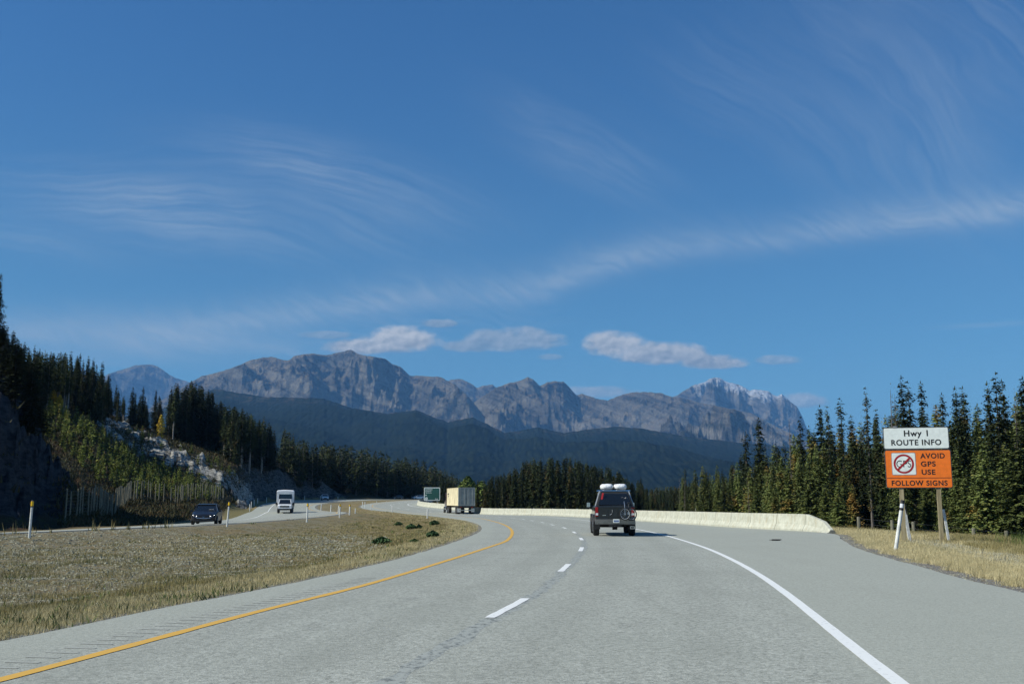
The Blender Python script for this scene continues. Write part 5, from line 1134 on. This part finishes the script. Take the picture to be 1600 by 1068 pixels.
# ------------------------------------------------------------------ fences
pts = smooth_line([xs(105, 88), xs(150, 97), xs(178, 116), xs(200, 134), xs(222, 142), xs(258, 148), xs(272, 149), xs(292, 158), xs(311, 164), xs(332, 172), xs(352, 180)], .5)
fs = empty("wildlife_fence", (pts[0][0], pts[0][1], 0), label="tall fence of many thin wooden posts and wire on the left hillside", cat="fence"); sF = np.r_[0, np.cumsum(np.linalg.norm(np.diff(pts, axis=0), axis=1))]
pq = np.arange(0, sF[-1], 1.12); PX = np.interp(pq, sF, pts[:, 0])+rng.normal(0, .08, len(pq)); PY = np.interp(pq, sF, pts[:, 1])+rng.normal(0, .08, len(pq)); PZ = H(PX, PY)
for x, y, z in zip(PX, PY, PZ):
    b = MB(); h = random.uniform(2.35, 2.75); lx_ = random.uniform(-.06, .06); b.tube([(x, y, z-.2), (x+lx_, y, z+h)], [.075, .06], 7); addp(b, "post", M_woodg, fs)
b = MB()
for k in range(9):
    hh = .2+k*.28
    b.tube([(x, y, z+hh) for x, y, z in zip(PX, PY, PZ)], .0035, 3, cap=False)
addp(b, "wire_mesh", M_steel, fs)
qs = [xs(1340, 62), xs(1392, 61), xs(1425, 60.5), xs(1470, 60), xs(1518, 59), xs(1569, 58.5), xs(1620, 58), xs(1675, 57)]
fn = empty("post_and_wire_fence", (qs[0][0], qs[0][1], 0), label="low round-post wire fence at the forest edge behind the sign", cat="fence"); zs = H(np.array([q[0] for q in qs]), np.array([q[1] for q in qs]))
for (x, y), z in zip(qs, zs): b = MB(); b.tube([(x, y, z-.2), (x+.02, y, z+1.05)], .10, 9); addp(b, "post", M_woodg, fn)
b = MB()
for hh in (.35, .65, .95): b.tube([(x, y-.1, z+hh) for (x, y), z in zip(qs, zs)], .006, 3, cap=False)
addp(b, "wire", M_steel, fn)

x, y = ground(1212, 844); o = empty("rubber_scrap", (x, y, float(zref(x, y))+.01), label="small curved black rubber scrap lying on the asphalt before the barrier end", cat="scrap")
b = MB(); b.tube([(-.22, .05, .015), (-.14, -.06, .02), (0, -.10, .02), (.14, -.07, .02), (.23, .04, .03)], [.015, .03, .03, .028, .012], 6); b.build("tread_strip", painted("scrap_rubber", (.02, .02, .02), .9), o)

# ------------------------------------------------------------------ vehicles
M_tyre = painted("tyre_rubber", (.018, .018, .018), .85, dirt=(.05, .045, .04)); M_rim = painted("wheel_rim_metal", (.30, .31, .32), .35, .8); M_glass = mat("tinted_glass", col=(.008, .010, .012), rough=.06, spec=.8); M_chr = mat("chrome", col=(.75, .76, .78), rough=.12, metal=1.)
M_trim = painted("black_trim", (.012, .012, .013), .5); M_tl = mat("tail_light_lens", col=(.30, .008, .008), rough=.15); M_hl = mat("headlight_lit", col=(.9, .9, .9), rough=.1, emit=((1, 1, .97), 6.0)); M_hlo = mat("headlight_lens", col=(.7, .72, .75), rough=.08)
def carpaint(n, c, rough=.3): return painted(n, c, rough, 0, .5, var=.06, sc=2.0, dirt=tuple(x*.8+.03 for x in c), coat=.7)
def wheel(root, x, y, r, w, rimm=M_rim):
    b = MB(); s = 1 if x > 0 else -1
    n = 28; prof = [(-w/2, r*.60), (-w/2, r*.90), (-w*.36, r), (w*.36, r), (w/2, r*.90), (w/2, r*.60)]
    b.loft([[(x+q, y+rr*math.cos(2*math.pi*k/n), r+rr*math.sin(2*math.pi*k/n)) for k in range(n)] for q, rr in prof], cap=True); wo = b.build("wheel", M_tyre, root, smooth=False)
    b = MB(); b.disc((x+s*(w/2+.004), y, r), r*.60, .02, n=20, r2=r*.56 if s > 0 else r*.60)
    for k in range(5):
        a = k*2*math.pi/5; b.box((x+s*(w/2+.02), y+math.cos(a)*r*.3, r+math.sin(a)*r*.3), (.02, r*.10, r*.52), rot=Matrix.Rotation(-(a-math.pi/2), 3, 'X'))
    b.build("rim", rimm, wo); return wo
def place(o, x, y, hx, hy, dz=0):
    o.location = (x, y, float(zref(np.array(x), np.array(y)))+.004+dz); o.rotation_euler = (0, 0, math.atan2(-hx, hy))
def body_ring(y, wl, wb, zl, zb, wt=None, zt=None):
    """cross-section of a car: sill, waist, and (if given) shoulder of the roof"""
    wt = wb*.93 if wt is None else wt; zt = zb+.06 if zt is None else zt
    h = [(wl*.88, zl), (wl, zl+.06), (wb, zl+(zb-zl)*.55), (wb*.985, zb-.02), (wt, zt-.015), (wt*.7, zt+.012), (0, zt+.022)]
    return [(x, y, z) for x, z in h] + [(-x, y, z) for x, z in reversed(h[:-1])]
def make_car(name, label, cat, paint, kindc='hatch', lit=False, L=4.4, W=.90, Ht=1.47):
    root = empty(name, label=label, cat=cat); f = L/2
    # hull up to the waistline. front is +y
    b = MB(); b.loft([body_ring(y*L/4.4, wl*W/.9, wb*W/.9, zl, zb) for y, wl, wb, zl, zb in [(-2.2, .70, .74, .42, .78), (-2.12, .82, .86, .30, .92), (-1.7, .88, .90, .24, .98), (-.6, .88, .90, .22, .96), (.7, .88, .90, .22, .93), (1.1, .88, .89, .22, .90), (1.7, .85, .86, .24, .80), (2.05, .78, .80, .28, .70), (2.2, .62, .66, .36, .60)]]); b.build("body", paint, root, smooth=False, bevel=.015)
    # glasshouse
    b = MB(); gh = [(-1.95, .60, .95, .62, 1.0), (-1.45, .78, .97, .60, Ht-.10), (-.9, .80, .96, .63, Ht-.03), (.0, .80, .95, .64, Ht-.02), (.35, .80, .93, .62, Ht-.08), (1.15, .76, .91, .70, .93)]
    b.loft([[(wb_*W/.9, y*L/4.4, zb_), (wt_*W/.9, y*L/4.4, zt_), (-wt_*W/.9, y*L/4.4, zt_), (-wb_*W/.9, y*L/4.4, zb_)] for y, wb_, zb_, wt_, zt_ in gh]); b.build("windows", M_glass, root, bevel=.02)
    b = MB(); b.loft([[(w_*W/.9, y*L/4.4, z), (w_*.9*W/.9, y*L/4.4, z+.045), (-w_*.9*W/.9, y*L/4.4, z+.045), (-w_*W/.9, y*L/4.4, z)] for y, w_, z in ((-1.5, .60, Ht-.10), (-.9, .65, Ht-.035), (0, .66, Ht-.025), (.42, .635, Ht-.085))]); b.build("roof", paint, root, bevel=.015)
    for s in (-1, 1):
        b = MB(); w = W/.9; b.tube([(s*.79*w, 1.15*L/4.4, .93), (s*.635*w, .38*L/4.4, Ht-.06)], .035, 6); b.build("pillar", paint, root); b = MB(); b.tube([(s*.66*w, -1.45*L/4.4, Ht-.09), (s*.75*w, -1.95*L/4.4, .97)], .05, 6); b.build("pillar", paint, root); b = MB(); b.tube([(s*.81*w, -.45*L/4.4, .93), (s*.655*w, -.40*L/4.4, Ht-.02)], .03, 6); b.build("pillar", paint, root)
        b = MB(); b.box((s*.99*W/.9, .82*L/4.4, .98), (.17, .10, .13)); b.tube([(s*.85*w, .85*L/4.4, .93), (s*.95*w, .83*L/4.4, .95)], .02, 5); b.build("mirror", paint if lit else M_trim, root, bevel=.02)
        b = MB(); b.loft([[(s*(.45)*w, 2.17*L/4.4, .655), (s*.72*w, 2.06*L/4.4, .70), (s*.72*w, 2.07*L/4.4, .63), (s*.47*w, 2.18*L/4.4, .60)], [(s*(.45)*w, 2.20*L/4.4, .655), (s*.74*w, 2.09*L/4.4, .70), (s*.74*w, 2.10*L/4.4, .63), (s*.47*w, 2.215*L/4.4, .60)]]); b.build("headlight", M_hl if lit else M_hlo, root)
        b = MB(); b.box((s*.68*w, -2.14*L/4.4, .82), (.24, .12, .13)); b.build("tail_light", M_tl, root, bevel=.02)
        for y in (-1.35, 1.38): wheel(root, s*.80*W/.9, y*L/4.4, .33, .22)
    b = MB(); b.box((0, 2.19*L/4.4, .50), (.80, .10, .20), tap=(.85, 1)); b.build("grille", M_trim, root, bevel=.03)
    b = MB(); b.box((0, 2.14*L/4.4, .30), (1.35, .14, .13)); b.build("lower_intake", M_trim, root, bevel=.03)
    return root
dark = make_car("parked_car", "dark blue car driving toward the camera on the opposing road with lit headlights", "car", painted("navy_car_paint", (.008, .011, .020), .4, 0, .35, coat=.25), lit=True, W=.92, Ht=1.50); dark.name = "car"
b = MB(); b.tube([(-.66, 2.16, .62), (-.5, 2.215, .52), (-.25, 2.235, .475), (0, 2.24, .465), (.25, 2.235, .475), (.5, 2.215, .52), (.66, 2.16, .62)], .022, 6); gw = b.build("grille_surround", M_chr, dark)
b = MB(); b.tube([(-.09, 2.26, .60), (-.045, 2.265, .57), (0, 2.27, .555), (.045, 2.265, .57), (.09, 2.26, .60)], .012, 5); b.tube([(0, 2.26, .54), (0, 2.262, .50)], .012, 5); b.build("badge", M_chr, gw)
b = MB(); b.box((-.42, .97, 1.075), (.34, .01, .06), rot=Matrix.Rotation(R(-52), 3, 'X')); b.build("windscreen_sheet", M_wht, dark)
a = at(323, 815.8, 77.5); place(dark, a.x, 77.5, .17, -.985)
def far_car(x, Y, lab, paint, hx, hy, y_px=None, nm="car"):
    c = make_car(nm, lab, "car", paint, L=4.4); X = pray(x, 779)[0]*Y; place(c, X, Y, hx, hy); return c
M_whc = carpaint("white_car_paint", (.72, .73, .74)); M_silv = carpaint("silver_car_paint", (.48, .50, .52)); M_drk = carpaint("black_car_paint", (.015, .016, .02))
far_car(507.5, 262, "white car at the far left of the distant bend", M_whc, .25, -.97)
far_car(620, 345, "small dark car in the middle of the distant road", M_drk, -.8, -.6)
far_car(653, 352, "small white car left of the green sign on the distant road", M_whc, -.8, -.6)
far_car(683, 292, "light grey car partly hidden right of the green sign", M_silv, .6, .8)

# --- pickup with canopy
pk = empty("pickup_truck", label="black pickup truck with canopy driving away loaded with white bags and bike", cat="pickup truck"); M_pk = carpaint("black_pickup_paint", (.012, .014, .015), .35); M_can = painted("canopy_paint", (.014, .015, .016), .55, coat=.1)
def pr(y, wl, wb, zl, zb): return body_ring(y, wl, wb, zl, zb, wb*.95, zb+.02)
b = MB(); b.loft([pr(y, wl, wb, zl, zb) for y, wl, wb, zl, zb in [(-2.80, .90, .93, .62, 1.28), (-2.74, .93, .97, .60, 1.30), (-1.2, .95, .98, .58, 1.30), (-.75, .95, .98, .52, 1.30), (1.0, .95, .98, .52, 1.28), (1.6, .95, .97, .55, 1.22), (2.5, .93, .95, .56, 1.14), (2.78, .84, .88, .62, 1.02)]]); b.build("body", M_pk, pk, bevel=.02)
for s in (-1, 1):
    for y in (-1.72, 1.72):
        b = MB(); n = 12; b.loft([[(s*(.93), y+rr*math.cos(math.pi*k/n), .42+rr*math.sin(math.pi*k/n)) for k in range(n+1)]+[(s*.93, y-rr*.86*math.cos(math.pi*k/n), .42+rr*.86*math.sin(math.pi*k/n)) for k in range(n+1)] for rr in (.52,)]+[[(s*1.035, y+.50*math.cos(math.pi*k/n), .42+.50*math.sin(math.pi*k/n)) for k in range(n+1)]+[(s*1.035, y-.44*math.cos(math.pi*k/n), .42+.44*math.sin(math.pi*k/n)) for k in range(n+1)]]); b.build("fender_flare", M_trim, pk)
        wheel(pk, s*.88, y, .42, .30)
b = MB(); b.loft([[(w, y, z), (wt, y, zt), (-wt, y, zt), (-w, y, z)] for y, w, z, wt, zt in [(-.70, .90, 1.28, .72, 1.86), (.55, .90, 1.28, .70, 1.86), (.85, .89, 1.27, .66, 1.80), (1.45, .86, 1.24, .82, 1.28)]]); b.build("cab_glass", M_glass, pk, bevel=.02)
b = MB(); b.box((0, 0, 1.885), (1.44, 1.5, .06)); b.build("cab_roof", M_pk, pk, bevel=.025)
b = MB(); # canopy shell: sides and roof leaning in
b.loft([[(.93, y, 1.29), (.70, y-dy, 1.86), (.62, y-dy, 1.92), (-.62, y-dy, 1.92), (-.70, y-dy, 1.86), (-.93, y, 1.29)] for y, dy in ((-2.74, -.30), (-2.0, -.05), (-.76, .0))]); b.build("canopy", M_can, pk, bevel=.015)
b = MB(); b.add([(-.80, -2.755, 1.36), (.80, -2.755, 1.36), (.61, -2.50, 1.84), (-.61, -2.50, 1.84), (-.80, -2.73, 1.36), (.80, -2.73, 1.36), (.61, -2.47, 1.84), (-.61, -2.47, 1.84)], [(0, 1, 2, 3), (7, 6, 5, 4), (0, 4, 5, 1), (1, 5, 6, 2), (2, 6, 7, 3), (3, 7, 4, 0)]); cw = b.build("canopy_window", M_glass, pk)
b = MB(); b.box((0, -2.80, 1.06), (1.56, .05, .44)); b.box((0, -2.83, 1.235), (1.56, .02, .04)); tg = b.build("tailgate", M_pk, pk, bevel=.02)
for x in (-.36, -.12, .12, .36): m = MB(); m.box((x, -2.832, 1.05), (.02, .02, .30)); m.build("crease", M_pk, tg, bevel=.006)
m = MB(); m.box((-.52, -2.83, .90), (.17, .008, .025)); m.build("badge", M_chr, tg)
m = MB(); m.tube([(-.25, -2.835, .92), (-.16, -2.84, .96), (-.12, -2.84, 1.05), (-.13, -2.84, 1.14)], .010, 5); m.build("scratch_mark", M_silv, tg)
for s in (-1, 1):
    b = MB(); b.box((s*.875, -2.79, 1.05), (.14, .08, .40)); tl = b.build("tail_light", M_tl, pk, bevel=.02); b = MB(); b.box((s*.875, -2.835, .95), (.12, .01, .09)); b.build("reverse_lens", M_hlo, tl)
    b = MB(); b.box((s*.86, -2.30, .46), (.32, .02, .34)); mf = b.build("mud_flap", M_trim, pk)
    if s > 0:
        b = MB(); b.box((.88, -2.315, .36), (.22, .008, .11)); q = b.build("flap_plate", M_chr, mf); b = MB(); b.box((.88, -2.322, .36), (.17, .006, .07)); b.build("flap_emblem", M_trim, q)
    b = MB(); b.box((s*1.16, 1.0, 1.32), (.22, .12, .28)); b.tube([(s*.95, 1.05, 1.24), (s*1.1, 1.02, 1.26)], .03, 5); mr = b.build("mirror", M_trim, pk, bevel=.03); b = MB(); b.box((s*1.16, .93, 1.34), (.17, .01, .20)); b.build("mirror_glass", M_chr, mr)
    for k in (0, 1, 2): b = MB(); b.tube([(s*(.94-.02*k), -2.55+.18*k, 1.30), (s*(.72-.03*k), -2.35+.25*k, 1.95)], .018, 6); b.build("rack_strut", M_silv, pk)
b = MB(); b.loft([[(x, -2.93+abs(x)**3*.10, z) for z in (.52,)]+[(x, -2.96+abs(x)**3*.12, .70), (x, -2.80, .73), (x, -2.78, .52)] for x in np.linspace(-.97, .97, 11)]); bp = b.build("rear_bumper", painted("dull_bumper_chrome", (.20, .21, .21), .3, .6), pk)
b = MB(); b.box((.05, -2.985, .66), (.31, .015, .16)); pl = b.build("licence_plate", M_wink, bp, bevel=.01)
m = MB()
for i in range(6): m.box((-.055+i*.042, -2.996, .66), (.026, .003, .075))
m.build("plate_characters", painted("plate_blue_ink", (.05, .09, .30), .5), pl)
b = MB(); b.tube([(0, -2.95, .44), (0, -3.10, .44), (0, -3.12, .50)], .035, 7); b.box((0, -2.85, .46), (.6, .2, .09)); b.build("tow_hitch", M_trim, pk)
b = MB(); b.tube([(-.8, -1.72, .42), (.8, -1.72, .42)], .06, 8); b.disc((0.05, -1.72, .42), .17, .24, axis='x', n=14); b.build("rear_axle", M_trim, pk)
b = MB(); b.box((0, -.2, .54), (1.5, 4.6, .16)); b.build("chassis", M_trim, pk)
b = MB(); b.tube([(.45, -2.0, .50), (.5, -2.75, .46)], .035, 7); b.build("exhaust_pipe", M_trim, pk)
for y in (-2.25, -1.0): b = MB(); b.tube([(-.80, y, 1.97), (.80, y, 1.97)], .028, 7); b.build("rack_bar", M_chr, pk)
b = MB(); b.box((-.60, -2.62, 1.66), (.09, .03, .42), rot=Matrix.Rotation(R(14), 3, 'Y')); b.build("red_strap", painted("red_webbing", (.50, .02, .025), .6), pk, bevel=.01)
PX_, PY_ = at(959.5, 830, 46).x, 47.0+1.0
HXp, HYp = .045, .999
PX_, PY_ = at(961.5, 834, 45.3).x+HXp*2.9, 45.3+2.9; place(pk, PX_, PY_, HXp, HYp); pk.scale = (.90, 1, 1)
def on_pickup(o, x, y, z):
    c, s_ = HYp, HXp; o.location = (PX_+x*.9*c+y*s_, PY_-x*.9*s_+y*c, pk.location.z+z); o.rotation_euler = pk.rotation_euler; o.scale = (.90, 1, 1)
pkz = pk.location.z
# white bags on the roof
M_bag = mat("white_tarp_bag", lambda t, b: (t.L(t.mix(t.noise(t.coord('Object'), 6, 4).ramp(.3, .7), (.70, .72, .72), (.86, .87, .87)), b.inputs['Base Color']), t.L(t.bump(t.noise(t.coord('Object'), 7, 3, .6), .8, .05), b.inputs['Normal'])), rough=.55)
for i, (cx, lb) in enumerate([(-.32, "white wrapped bag strapped on the pickup roof, left one"), (.34, "white wrapped bag strapped on the pickup roof, right one")]):
    b = MB(); rings = []; rr_ = random.Random(i+5)
    for y in np.linspace(-.62, .62, 9):
        tq = 1-abs(y/.64)**5*.45; rings.append([(math.copysign(abs(math.cos(a))**.55, math.cos(a))*.315*tq*(1+.05*rr_.uniform(-1, 1)), y, .135+math.copysign(abs(math.sin(a))**.6, math.sin(a))*.135*tq*(1+.10*rr_.uniform(-1, 1))) for a in np.linspace(0, 2*math.pi, 17)[:-1]])
    b.loft(rings); o = b.build("white_bag", M_bag, None, smooth=True); tag(o, lb, "bag", "white bags on the pickup roof"); on_pickup(o, cx, -1.62, 2.002)
    m = MB(); m.tube([(-.33, .25, .0), (-.33, .25, .22), (-.20, .25, .285), (.20, .25, .285), (.33, .25, .22), (.33, .25, .0)], .014, 5); m.build("strap", M_trim, o)
# bicycle hung on the back
bk = empty("bicycle", (0, 0, 0), label="silver and black bicycle hung on the back right of the pickup", cat="bicycle"); M_bf = painted("bicycle_frame_paint", (.10, .10, .11), .35, .3); M_spk = mat("spoke_steel", col=(.5, .5, .52), rough=.3, metal=.9)
def bwheel(cx, cy, cz, r):
    b = MB(); b.ring((cx, cy, cz), r, .024, axis='y', n=32, k=6); w = b.build("wheel", M_tyre, bk, smooth=True); b = MB(); b.ring((cx, cy-.002, cz), r-.03, .012, axis='y', n=32, k=5); b.build("rim", M_silv, w)
    b = MB()
    for k in range(12): a = k*math.pi/6; b.tube([(cx, cy, cz), (cx+math.cos(a)*(r-.03), cy, cz+math.sin(a)*(r-.03))], .0035, 3)
    b.disc((cx, cy, cz), .035, .07, axis='y', n=10); b.build("spokes", M_spk, w)
bwheel(.47, -3.08, .96, .245); bwheel(.78, -2.98, .94, .245)
b = MB(); b.tube([(.47, -3.10, .96), (.46, -3.08, 1.26), (.44, -3.00, 1.50)], .02, 7); b.build("fork", M_spk, bk)
b = MB(); b.tube([(.44, -3.0, 1.46), (.62, -2.99, 1.16), (.68, -3.0, .99)], .022, 7); b.tube([(.62, -2.99, 1.16), (.67, -2.95, 1.42)], .020, 7); b.tube([(.68, -3.0, .99), (.78, -2.98, .94)], .016, 6); b.build("frame", M_bf, bk)
b = MB(); b.tube([(.30, -2.96, 1.66), (.40, -3.02, 1.68), (.44, -2.98, 1.58), (.52, -2.98, 1.66), (.60, -2.92, 1.64)], .014, 6); b.build("handlebar", M_bf, bk)
b = MB(); b.box((.67, -2.95, 1.44), (.14, .25, .05)); b.build("saddle", M_trim, bk, bevel=.02)
b = MB(); b.disc((.66, -3.04, 1.0), .075, .012, axis='y', n=16); b.build("chainring", M_spk, bk)
b = MB(); b.tube([(.60, -2.86, .70), (.60, -3.0, .86), (.60, -3.0, 1.2)], .022, 6); b.build("carrier_arm", M_trim, bk); on_pickup(bk, 0, 0, 0)

# --- white pickup towing a trailer, coming toward the camera
M_wp = carpaint("white_pickup_paint", (.80, .81, .82)); tw = empty("pickup_truck", label="white pickup truck towing the camper trailer toward the camera", cat="pickup truck")
b = MB(); b.loft([pr(y, wl, wb, zl, zb) for y, wl, wb, zl, zb in [(-2.7, .92, .96, .6, 1.25), (-.7, .94, .98, .55, 1.26), (1.1, .94, .98, .55, 1.26), (1.9, .93, .97, .58, 1.22), (2.7, .90, .95, .60, 1.14), (2.85, .82, .90, .66, 1.02)]]); b.build("body", M_wp, tw, bevel=.02)
b = MB(); b.loft([[(w, y, z), (wt, y, zt), (-wt, y, zt), (-w, y, z)] for y, w, z, wt, zt in [(-.9, .90, 1.25, .74, 1.84), (.6, .90, 1.25, .74, 1.86), (1.35, .87, 1.25, .82, 1.30)]]); b.build("cab_glass", M_glass, tw, bevel=.02)
b = MB(); b.box((0, -.12, 1.895), (1.52, 1.55, .08)); b.build("cab_roof", M_wp, tw, bevel=.03)
for s in (-1, 1):
    b = MB(); b.tube([(s*.85, 1.35, 1.25), (s*.74, .62, 1.86)], .045, 6); b.build("pillar", M_wp, tw); b = MB(); b.box((s*1.18, .95, 1.32), (.24, .1, .32)); b.build("mirror", M_trim, tw, bevel=.03)
    b = MB(); b.box((s*.76, 2.84, .93), (.26, .10, .22)); b.build("headlight", M_hlo, tw, bevel=.02)
    for y in (-1.75, 1.85): wheel(tw, s*.86, y, .42, .28)
b = MB(); b.box((0, 2.87, .93), (1.20, .07, .25)); gr_ = b.build("grille", M_trim, tw, bevel=.04); b = MB(); b.box((0, 2.915, .93), (1.0, .02, .03)); b.build("grille_bar", M_chr, gr_)
b = MB(); b.box((0, 2.90, .70), (1.90, .14, .15)); b.build("bumper", M_wp, tw, bevel=.04); b = MB(); b.box((0, 2.88, .52), (1.6, .1, .20)); b.build("lower_intake", M_trim, tw, bevel=.02)
tr = empty("camper_trailer", label="tall white-framed camper trailer behind the white pickup truck", cat="trailer")
b = MB(); b.loft([[(1.22, y, zb_), (1.22, y, zt_-.12), (1.10, y, zt_), (0, y, zt_+.06), (-1.10, y, zt_), (-1.22, y, zt_-.12), (-1.22, y, zb_)] for y, zb_, zt_ in [(1.2, 1.32, 3.00), (.95, 1.25, 3.12), (-1.0, 1.2, 3.15), (-1.05, .55, 3.15), (-8.5, .55, 3.12)]]); b.build("body", carpaint("camper_white", (.74, .75, .76)), tr, bevel=.03)
for s in (-1, 1):
    b = MB(); b.box((s*1.232, -4.0, 1.72), (.02, 8.4, 1.7)); b.build("side_panel", painted("camper_dark_side", (.02, .02, .025), .4), tr)
    for y in (-4.6, -5.5): wheel(tr, s*1.0, y, .36, .22)
b = MB(); b.add([(-.92, 1.215, 1.9), (.92, 1.215, 1.9), (.88, 1.13, 2.72), (-.88, 1.13, 2.72), (-.92, 1.265, 1.9), (.92, 1.265, 1.9), (.88, 1.185, 2.72), (-.88, 1.185, 2.72)], [(0, 1, 2, 3), (4, 5, 6, 7), (0, 4, 5, 1), (1, 5, 6, 2), (2, 6, 7, 3), (3, 7, 4, 0)]); fp = b.build("front_window", M_glass, tr)
m = MB(); rr_ = random.Random(4); x = -.66
while x < .64: w = rr_.uniform(.05, .10); m.box((x, 1.205, 2.60), (w, .02, .09*rr_.uniform(.7, 1))); x += w+.035
m.build("lettering", M_wink, fp)
b = MB(); b.box((0, -3, 3.25), (.8, .9, .20)); b.build("roof_vent", M_trim, tr, bevel=.04)
hx, hy = .20, -.98; Xr, Yr = at(445, 799, 146).x, 146.0; place(tw, Xr, Yr, hx, hy); place(tr, Xr-hx*3.0*1.0, Yr-hy*3.0, hx, hy, .05)

# --- semi truck with a container
M_dcab = carpaint("dark_red_cab_paint", (.05, .02, .018)); st = empty("semi_truck", label="semi truck hauling a shipping container away round the bend", cat="semi truck")
hx, hy = -math.sin(R(11.5)), math.cos(R(11.5)); Xs, Ys = at(729, 795, 150).x, 150.0
place(st, Xs, Ys, hx, hy)   # origin under the container doors, +y forward
b = MB(); b.box((0, 6.0, 1.05), (.9, 12.2, .24)); b.box((0, .2, 1.0), (2.4, .2, .28)); b.build("chassis", M_trim, st, bevel=.01)
for y in (1.3, 2.6, 10.2, 11.5):
    for s in (-1, 1): wheel(st, s*1.0, y, .50, .46)
for s in (-1, 1): wheel(st, s*1.05, 15.6, .50, .28)
for s in (-1, 1):
    b = MB(); b.tube([(s*1.05, 12.3, .75), (s*1.05, 13.6, .75)], .32, 14); b.build("fuel_tank", M_chr, st)
    b = MB(); b.box((s*1.0, .55, .55), (.5, .02, .55)); b.build("mud_flap", M_wht, st)
    b = MB(); b.tube([(s*1.15, 12.1, 1.0), (s*1.15, 12.1, 3.4)], .08, 8); b.build("exhaust_stack", M_chr, st)
    b = MB(); b.box((s*1.45, 14.6, 2.1), (.2, .15, .5)); b.build("mirror", M_trim, st)
    b = MB(); b.box((s*.8, .06, .98), (.28, .06, .12)); b.build("tail_light", M_tl, st)
b = MB(); b.tube([(s*0, .3, .5), (0, .3, .51)], .01, 4) if False else b.box((0, .12, .55), (2.2, .12, .12)); b.build("rear_bumper", M_steel, st)
b = MB(); b.loft([[(w, y, .9), (w, y, z), (-w, y, z), (-w, y, .9)] for y, w, z in ((12.2, 1.2, 3.0), (14.0, 1.2, 3.1), (14.7, 1.15, 2.2), (14.75, 1.1, 1.9), (16.6, .95, 1.7))]); b.build("cab", M_dcab, st, bevel=.05)
b = MB(); b.box((-1.205, 13.9, 2.3), (.02, .8, .6)); b.build("side_window", M_glass, st)
M_ccream = painted("container_cream_paint", (.72, .64, .42), .55, var=.1, sc=1.2, dirt=(.40, .32, .2)); M_cgrey = painted("container_shaded_grey", (.30, .33, .32), .6, var=.15, sc=1.5, dirt=(.16, .14, .12))  # grey of the doors carries the shade of the rear face in its colour
ct = empty("shipping_container", label="cream shipping container with grey corrugated doors on the semi truck", cat="container"); ct.location = (Xs, Ys, st.location.z+1.19); ct.rotation_euler = st.rotation_euler
CL, CW, CH = 12.0, 2.44, 2.59
def corr(x, s):
    b = MB(); n = int(CL/.14); pts_ = []
    for i in range(n+1): pts_.append((x-s*(.035 if (i//2) % 2 else 0), i*CL/n))
    b.loft([[(px__, y, .12) for px__, y in pts_]+[(px__-s*.02, y, .12) for px__, y in reversed(pts_)], [(px__, y, CH-.1) for px__, y in pts_]+[(px__-s*.02, y, CH-.1) for px__, y in reversed(pts_)]]); return b
corr(-CW/2, -1).build("side_wall", M_ccream, ct); corr(CW/2, 1).build("side_wall", M_ccream, ct)
b = MB()
for s in (-1, 1):
    for z in (.06, CH-.05): b.box((s*(CW/2-.04), CL/2, z), (.10, CL, .12))
b.build("side_rail", M_ccream, ct)
b = MB(); b.box((0, CL/2, CH-.02), (CW-.16, CL-.1, .04)); b.box((0, CL-.03, CH/2), (CW-.1, .05, CH-.2)); b.box((0, CL/2, .05), (CW-.2, CL-.1, .06)); b.build("roof_panel", M_ccream, ct)
for s in (-1, 1):
    b = MB(); b.box((s*.60, .02, CH/2), (1.17, .05, CH-.16))
    for k in range(5): b.box((s*(.14+k*.235), -.012, CH/2), (.10, .035, CH-.35))
    dr = b.build("door", M_cgrey, ct, bevel=.006)
    for x in (.32, .88): m = MB(); m.tube([(s*x, -.05, .1), (s*x, -.05, CH-.1)], .018, 6); m.box((s*x, -.06, 1.1), (.16, .03, .05)); m.build("lock_rod", M_steel, dr)
b = MB(); b.box((0, 0, CH-.03), (CW, .12, .10)); b.box((0, 0, .05), (CW, .12, .12)); b.box((-CW/2+.04, 0, CH/2), (.1, .13, CH)); b.box((CW/2-.04, 0, CH/2), (.1, .13, CH)); b.build("corner_frame", M_cgrey, ct)
m = MB(); m.box((-CW/2-.012, CL-1.6, 1.75), (.012, 1.1, .22)); m.build("lettering", M_trim, ct); m = MB(); m.box((-CW/2-.012, CL-1.9, 1.40), (.012, .3, .2)); m.build("lettering", M_trim, ct)
for o in scene.objects:
    if o.type == 'EMPTY' and o.name.startswith("parked"): o.name = "car"
